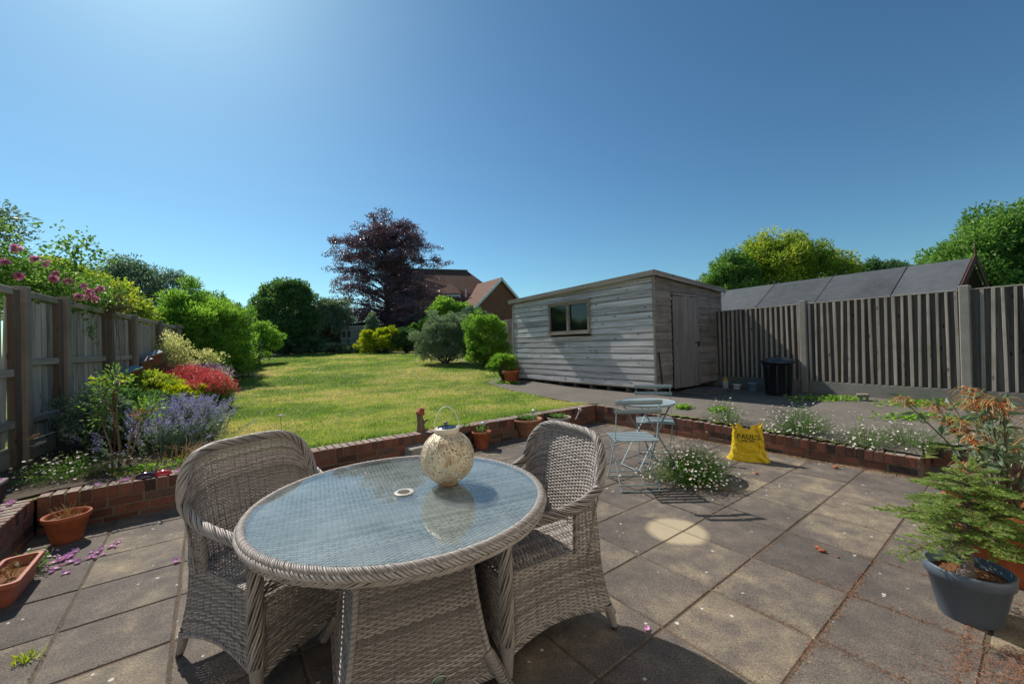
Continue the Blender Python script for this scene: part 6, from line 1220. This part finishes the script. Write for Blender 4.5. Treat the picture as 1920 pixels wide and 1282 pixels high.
# ------------------------------------------------------------------ far houses and sheds
def poly3(g, pts, tint=.5, m=0): 
    n = len(pts); g.add(pts, None, [(0, i, i + 1) for i in range(1, n - 1)], tint, m)
def house():
    root = empty("brick_house", (-1.06, 42, 1.3), 0, "brick house with tiled roofs, white gable boards and dormer behind the beech", "house")
    e1 = np.array([-.56, .83, 0]); e2 = np.array([.83, .56, 0]); up = np.array([0, 0, 1.]); A = np.array([0, 0, 6.99]); w_ = 3.2; eh = 3.95; Ld = 6.0
    Lf = A - e2 * w_ + up * (eh - 6.99); Rt = A + e2 * w_ + up * (eh - 6.99)
    g = G(); poly3(g, [(Lf[0], Lf[1], -.3), (Rt[0], Rt[1], -.3), tuple(Rt), tuple(A), tuple(Lf)]); poly3(g, [(Lf[0], Lf[1], -.3), tuple(Lf), tuple(Lf + e1 * Ld), (*(Lf + e1 * Ld)[:2], -.3)]); poly3(g, [(Rt[0], Rt[1], -.3), tuple(Rt), tuple(Rt + e1 * Ld), (*(Rt + e1 * Ld)[:2], -.3)]); g.build("wall", HBRICK, root)
    for sg, E in ((-1, Lf), (1, Rt)):
        g = G(); sl = norm(E - A); a = A - e1 * .3 + up * .08; b = E + sl * .35 - e1 * .3 + up * .08; th = .12 * up; V = [a, a + e1 * (Ld + .3), b + e1 * (Ld + .3), b]; V = V + [v - th for v in V]; g.add(np.array(V), [(0, 1, 2, 3), (7, 6, 5, 4), (0, 3, 7, 4), (1, 5, 6, 2), (3, 2, 6, 7), (0, 4, 5, 1)]); g.build("roof", ROOFT, root)
        g = G(); d_ = norm(b - a); g.bar(a - e1 * .02 - up * .19, b - e1 * .02 - up * .19, .05, .24, tuple(np.cross(d_, e1)), .5); g.build("bargeboard", WHITEP, root)
    # main block
    P0 = np.array([-12.5, 3.2, 8.9]); P1 = np.array([-4.05, 6.0, 8.95]); fo = np.array([.55, -4.3, -4.9]); g = G(); F0 = P0 + fo; F1 = P1 + fo + [5.2, 0, 0]; Bk = P1 + [5.2, 4.2, -4.9]
    poly3(g, [tuple(P0), tuple(F0), tuple(F1), tuple(P1)]); poly3(g, [tuple(P1), tuple(F1), tuple(Bk)]); poly3(g, [tuple(P0 + [0, .1, 0]), tuple(P1 + [0, .1, 0]), tuple(Bk), tuple(P0 + [-.5, 4.3, -4.9])]); g.build("roof", ROOFT, root)
    g = G(); g.bar(tuple(P0 + [0, 0, .05]), tuple(P1 + [0, 0, .05]), .25, .16); g.build("ridge_tiles", ROOFG, root)
    g = G(); fl = F0 + [.1, .25, 0]; fr_ = F1 + [-.2, .25, 0]; poly3(g, [tuple(fl), tuple(fr_), (fr_[0], fr_[1], -.3), (fl[0], fl[1], -.3)]); g.build("wall", HBRICK, root)
    # dormer with hipped roof
    d = np.array([-7.55, 1.6, 0]); g = G(); g.box(d + [1.55, 1.2, 4.95], (3.2, 2.4, 1.55), None, .3, 0, .01); g.build("dormer_wall", ROOFT, root)
    g = G(); a, b, c_, e = d + [-.25, -.3, 5.75], d + [3.3, -.1, 5.72], d + [2.0, 1.4, 7.05], d + [.6, 1.4, 7.1]; poly3(g, [tuple(a), tuple(b), tuple(c_), tuple(e)]); poly3(g, [tuple(b), tuple(b + [0, 2.8, .2]), tuple(c_)]); poly3(g, [tuple(a), tuple(e), tuple(a + [0, 2.8, .2])]); poly3(g, [tuple(e), tuple(c_), tuple(c_ + [0, 2, 0]), tuple(e + [0, 2, 0])]); g.build("dormer_roof", ROOFT, root)
    g = G(); g.box(d + [1.55, -.06, 5.55], (3.3, .1, .16), None, .5, 0, .01); g.build("dormer_trim", WHITEP, root)
    g = G(); zc = 4.95; y_ = -.05
    for x_ in (.1, .72, 1.34, 1.96, 2.58, 3.1): g.box(d + [x_, y_, zc], (.10, .08, 1.1), None, .5, 0, .005)
    g.box(d + [1.6, y_, 5.43], (3.1, .085, .10), None, .5, 0, .005); g.box(d + [1.6, y_, 4.42], (3.1, .085, .10), None, .5, 0, .005); g.box(d + [1.6, y_, 5.13], (3.0, .07, .05), None, .5, 0, .005); wn = g.build("window", WHITEP, root)
    g = G(); g.box(d + [1.6, -.01, zc], (3.0, .02, 1.0), None, .5, 0, .002); g.build("pane", PANE, wn)
    g = G(); g.tube([d + [3.75, .2, 4.6], d + [3.75, .2, 6.2]], .09, 8); g.build("vent_pipe", WHITEP, root)
house()
def far_house():
    root = empty("tiled_house", (9.3, 21.5, .9), 0, "grey tiled house roof peeking over the shed behind", "house"); g = G(); A = np.array([-1.9, 2.6, 3.62]); B = np.array([.95, .2, 3.72]); f = np.array([-1.4, -1.7, -2.2]); k = np.array([1.4, 1.9, -2.2]); poly3(g, [tuple(A), tuple(A + f), tuple(B + f), tuple(B)]); poly3(g, [tuple(B), tuple(B + k), tuple(A + k), tuple(A)]); g.build("roof", ROOFG, root)
    g = G(); g.bar(tuple(B + [.04, -.05, -.06]), tuple(B + f + [.04, -.05, -.06]), .05, .16, (1, 0, 0)); g.build("bargeboard", WHITEP, root); g = G(); poly3(g, [tuple(B - [.05, 0, 0]), tuple(B + f), (*(B + f)[:2], -.5), (*(B + k)[:2], -.5), tuple(B + k)]); C_ = A + f; poly3(g, [tuple(B + f), tuple(C_), (C_[0], C_[1], -.5), (*(B + f)[:2], -.5)]); g.build("wall", HBRICK, root)
far_house()
def old_shed():
    root = empty("old_shed", (-11.9, 28.0, 1.12), R(8), "old weathered timber shed with two small dark windows at the lawn end", "shed"); g = G()
    for k in range(13): g.box((1.15, -.0 - (k % 2) * .006, .1 + k * .14), (2.3, .03, .145), None, random.random(), 0, .004)
    for k in range(12): g.box((2.3, .9, .1 + k * .14), (.03, 1.8, .145), None, random.random(), 0, .004)
    g.build("wall", RAIL_L, root); g = G(); V = [(-.1, -.15, 1.82), (2.42, -.15, 2.12), (2.42, 1.9, 2.12), (-.1, 1.9, 1.82)]; V += [(a, b, c_ + .06) for a, b, c_ in V]; g.add(V, [(3, 2, 1, 0), (4, 5, 6, 7), (0, 1, 5, 4), (1, 2, 6, 5), (2, 3, 7, 6), (3, 0, 4, 7)]); g.build("roof", FELT, root)
    for x_ in (.22, .55): g = G(); g.box((x_, -.03, 1.25), (.2, .02, .42), None, .5, 0, .003); g.build("window", PANE, root)
    g = G(); g.box((0, -.02, .9), (.08, .08, 1.8), None, .3, 0, .004); g.build("corner_post", POST_W, root)
old_shed()
def gable_shed():
    root = empty("gabled_outbuilding", (-11.0, 35.2, 1.2), R(4), "brown timber outbuilding with shallow gable under the copper beech", "outbuilding"); g = G(); V = [(-.3, 0, 0), (4.6, 0, 0), (4.6, 0, 2.35), (3.1, 0, 3.2), (-.3, 0, 1.9)]; poly3(g, V); g.build("gable_wall", FENCE_D, root)
    for a, b in (((3.1, -.1, 3.28), (-.6, -.1, 1.88)), ((3.1, -.1, 3.28), (4.9, -.1, 2.25))): g = G(); g.bar(a, b, .3, .10, (0, 1, 0)) if 0 else g.bar((a[0], -.12, a[2]), (b[0], -.12, b[2]), .22, .12); g.build("bargeboard", TRIM, root); g = G(); V = [a, b, (b[0], 4, b[2]), (a[0], 4, a[2])]; g.add([(p_[0], p_[1], p_[2] + .05) for p_ in V], [(0, 1, 2, 3)]); g.build("roof", FELT, root)
gable_shed()
r_ = empty("water_butt", (-9.95, 26.6, 1.08), 0, "grey ribbed water butt standing by the old shed", "water butt"); g = G(); g.lathe([(0, 0), (.26, 0), (.30, .25), (.31, .4), (.30, .55), (.27, .8), (.29, .82), (.29, .85), (0, .87)], 20); g.build("barrel", STONE, r_)
g = G(); g.tube([(0, 0, 0), (.03, 0, 2.2)], .03, 6); o = g.build("red_pole", plain("dull_red", (.18, .03, .03), .6, .3, .2)); o.location = (-11.1, 27.3, 1.1); tag(o, "thin dull red pole standing before the old timber shed", "pole")
g = G(); 
for k in range(3): g.box((k * 3.0, 0, 1.6), (3.0, 2, 3.2), None, random.random(), 0, .02)
o = g.build("distant_house", plain("render", (.5, .47, .42), .8, .2, .1)); o.location = (-30, 44, 1.3); tag(o, "pale distant house wall glimpsed between left shrubs", "house")


# ------------------------------------------------------------------ rear wall of the home, unseen behind the camera, added for warm bounce light
def home():
    rz = math.atan2(DA[1], DA[0]); o = -1.15 * DB; root = empty("home_bounce_wall", (o[0], o[1], 0), rz, "unseen cream rendered house back with patio doors, added behind the viewpoint to bounce sunlight", "house")
    cream = plain("cream_bounce_render", (.80, .70, .58), .85, .2, .05, bump=.3)  # pale warm colour chosen to bounce sunlight onto the shaded sides
    def blk(x0, x1, z0, z1): g.box(((x0 + x1) / 2, -.15, (z0 + z1) / 2), (x1 - x0, .3, z1 - z0), None, .5, 0, .004)
    g = G(); blk(-5, -1.2, 0, 5.2); blk(1.2, 2.4, 0, 5.2); blk(3.6, 5.7, 0, 5.2); blk(-1.2, 1.2, 2.1, 5.2); blk(2.4, 3.6, 0, 1.0); blk(2.4, 3.6, 2.1, 5.2); g.build("wall", cream, root)
    g = G()
    for x in (-1.17, -.03, .03, 1.17): g.box((x, -.2, 1.05), (.06, .07, 2.08), None, .5, 0, .004)
    for z in (.05, 2.05): g.box((0, -.2, z), (2.3, .065, .08), None, .5, 0, .004)
    d = g.build("patio_door", WHITEP, root); g = G(); g.box((0, -.22, 1.05), (2.3, .01, 1.95), None, .5, 0, .001); g.build("pane", PANE, d)
    g = G()
    for x in (2.43, 3.0, 3.57): g.box((x, -.2, 1.55), (.06, .07, 1.08), None, .5, 0, .004)
    for z in (1.04, 2.06): g.box((3.0, -.2, z), (1.1, .065, .07), None, .5, 0, .004)
    d = g.build("window", WHITEP, root); g = G(); g.box((3, -.22, 1.55), (1.1, .01, 1.0), None, .5, 0, .001); g.build("pane", PANE, d)
home()

# ------------------------------------------------------------------ lawn grass
def grass():
    g = G(); N = 420000; u = rng.random(N); dist = 4.2 * (30 / 4.2) ** (u ** 1.0); ang = rng.uniform(-62, 24, N) * math.pi / 180
    x = dist * np.sin(ang); y = dist * np.cos(ang)
    LAWNP = [(-3.0, 4.05), (CC[0] - .02, CC[1] + .20), (1.2, 7.3), (.8, 7.95), (.46, 8.6), (.12, 9.2), (-.13, 9.75), (-.5, 10.6), (-.72, 11.2), (-.45, 11.9), (.3, 12.6), (-.5, 14.5), (-3, 17), (-6, 24), (-9, 27), (-14, 27), (-12.8, 20), (-10.2, 15.5), (-8.4, 12.2), (-6.6, 9.3), (-5.5, 7.8), (-4.4, 6.2), (-3.6, 5.0)]
    k = inside(LAWNP, x, y) & ~(((y - CL[1]) - (x - CL[0]) * DA[1] / DA[0]) < .27)
    x, y, dist = x[k], y[k], dist[k]; n = len(x); z = Z(x, y) + .012 * np.sin(x * 3.1) * np.sin(y * 2.3)
    # patch map: dry areas, lusher clumps
    gr = rng.random((64, 64)); gr2 = rng.random((200, 200))
    def samp(gm, s, X, Y):
        a = (X * s + 900) % (gm.shape[0] - 1); b = (Y * s + 900) % (gm.shape[1] - 1); i, j = a.astype(int), b.astype(int); fa, fb = ss(a - i), ss(b - j)
        return gm[i, j] * (1 - fa) * (1 - fb) + gm[i + 1, j] * fa * (1 - fb) + gm[i, j + 1] * (1 - fa) * fb + gm[i + 1, j + 1] * fa * fb
    dry = .5 * samp(gr, .55, x, y) + .3 * samp(gr2, 1.7, x, y) + .2 * samp(gr2, 5, x, y); ln = samp(gr2, 3.1, y, x)
    H = (.024 + .045 * ln ** 2 * (1 - dry)) * (1 + .02 * dist) * rng.uniform(.6, 1.35, n); edge = ((y - CL[1]) - (x - CL[0]) * DA[1] / DA[0]); H *= 1 + .9 * np.exp(-((edge - .35) / .25) ** 2)
    W_ = .0022 * np.maximum(1, dist / 4.5) ** 1.1; a = rng.uniform(0, 6.28, n); lean = rng.uniform(.1, .9, n) * H; sd_ = np.stack([np.cos(a), np.sin(a), 0 * a], 1); fw = np.stack([-np.sin(a), np.cos(a), 0 * a], 1)
    B = np.stack([x, y, z - .004], 1); M_ = B + fw * lean[:, None] * .3 + np.array([0, 0, 1.]) * H[:, None] * .6; Tp = B + fw * lean[:, None] + np.array([0, 0, 1.]) * H[:, None]
    V = np.stack([B - sd_ * W_[:, None], B + sd_ * W_[:, None], M_ + sd_ * W_[:, None] * .7, M_ - sd_ * W_[:, None] * .7, Tp], 1).reshape(-1, 3); i = np.arange(n)[:, None] * 5
    ti = np.clip((dry - .33) * 2.7 + rng.normal(0, .16, n), 0, 1); g.add(V, i + [0, 1, 2, 3], i + [3, 2, 4], np.repeat(ti, 5)); g.build("grass", GRASS, label="mown garden grass with dry patches", cat="grass", kind="stuff")
    g = G(); cxy = np.stack([rng.uniform(-7, 1, 90), rng.uniform(4.5, 13, 90)], 1); idx = rng.integers(0, 90, 16000); sp = rng.uniform(.1, .35, 90)[idx]; P = cxy[idx] + rng.normal(0, 1, (16000, 2)) * sp[:, None]; k = inside(LAWNP, P[:, 0], P[:, 1]) & ~(((P[:, 1] - CL[1]) - (P[:, 0] - CL[0]) * DA[1] / DA[0]) < .3); P = P[k]; n = len(P)
    g.leaves(np.column_stack([P, Z(P[:, 0], P[:, 1]) + rng.uniform(.01, .05, n)]), rng.normal(0, 1, (n, 3)) * [1, 1, .3], rng.uniform(.012, .026, n), .014, rng.random(n)); g.build("clover", L_MIDDARK, label="patches of clover and broad leaved weeds in the lawn", cat="clover", kind="stuff")
    # buttercups and daisies dotted in the sward
    g = G(); n = 260; x = np.concatenate([rng.normal(-4.0, .5, 170), rng.uniform(-8, 1, 90)]); y = np.concatenate([rng.normal(6.6, .6, 170), rng.uniform(5, 12, 90)]); k = inside(LAWNP, x, y); x, y = x[k], y[k]; C = np.stack([x, y, Z(x, y) + .045], 1)
    flower_heads(g, C, np.tile([0, 0, 1.], (len(C), 1)) + rng.normal(0, .3, C.shape), .009, 0, 0); g.build("buttercups", YELLOW_F, label="tiny yellow buttercups dotted in the lawn", cat="buttercups", kind="stuff")
    g = G(); nn = 1800; t = rng.uniform(.5, 6.2, nn); C = np.column_stack([CL[0] + DA[0] * t + DB[0] * rng.normal(.30, .06, nn), CL[1] + DA[1] * t + DB[1] * rng.normal(.30, .06, nn), np.full(nn, .27)]); m = np.sin(t * 3) + np.sin(t * 7.3) > .1; C = C[m]; g.leaves(C, rng.normal(0, .6, C.shape) + [0, 0, .7], rng.uniform(.02, .06, len(C)), .014, rng.random(len(C))); g.build("edge_weeds", L_MID, label="broad leaved weeds growing along the back of the long brick wall", cat="weeds", kind="stuff")
grass()
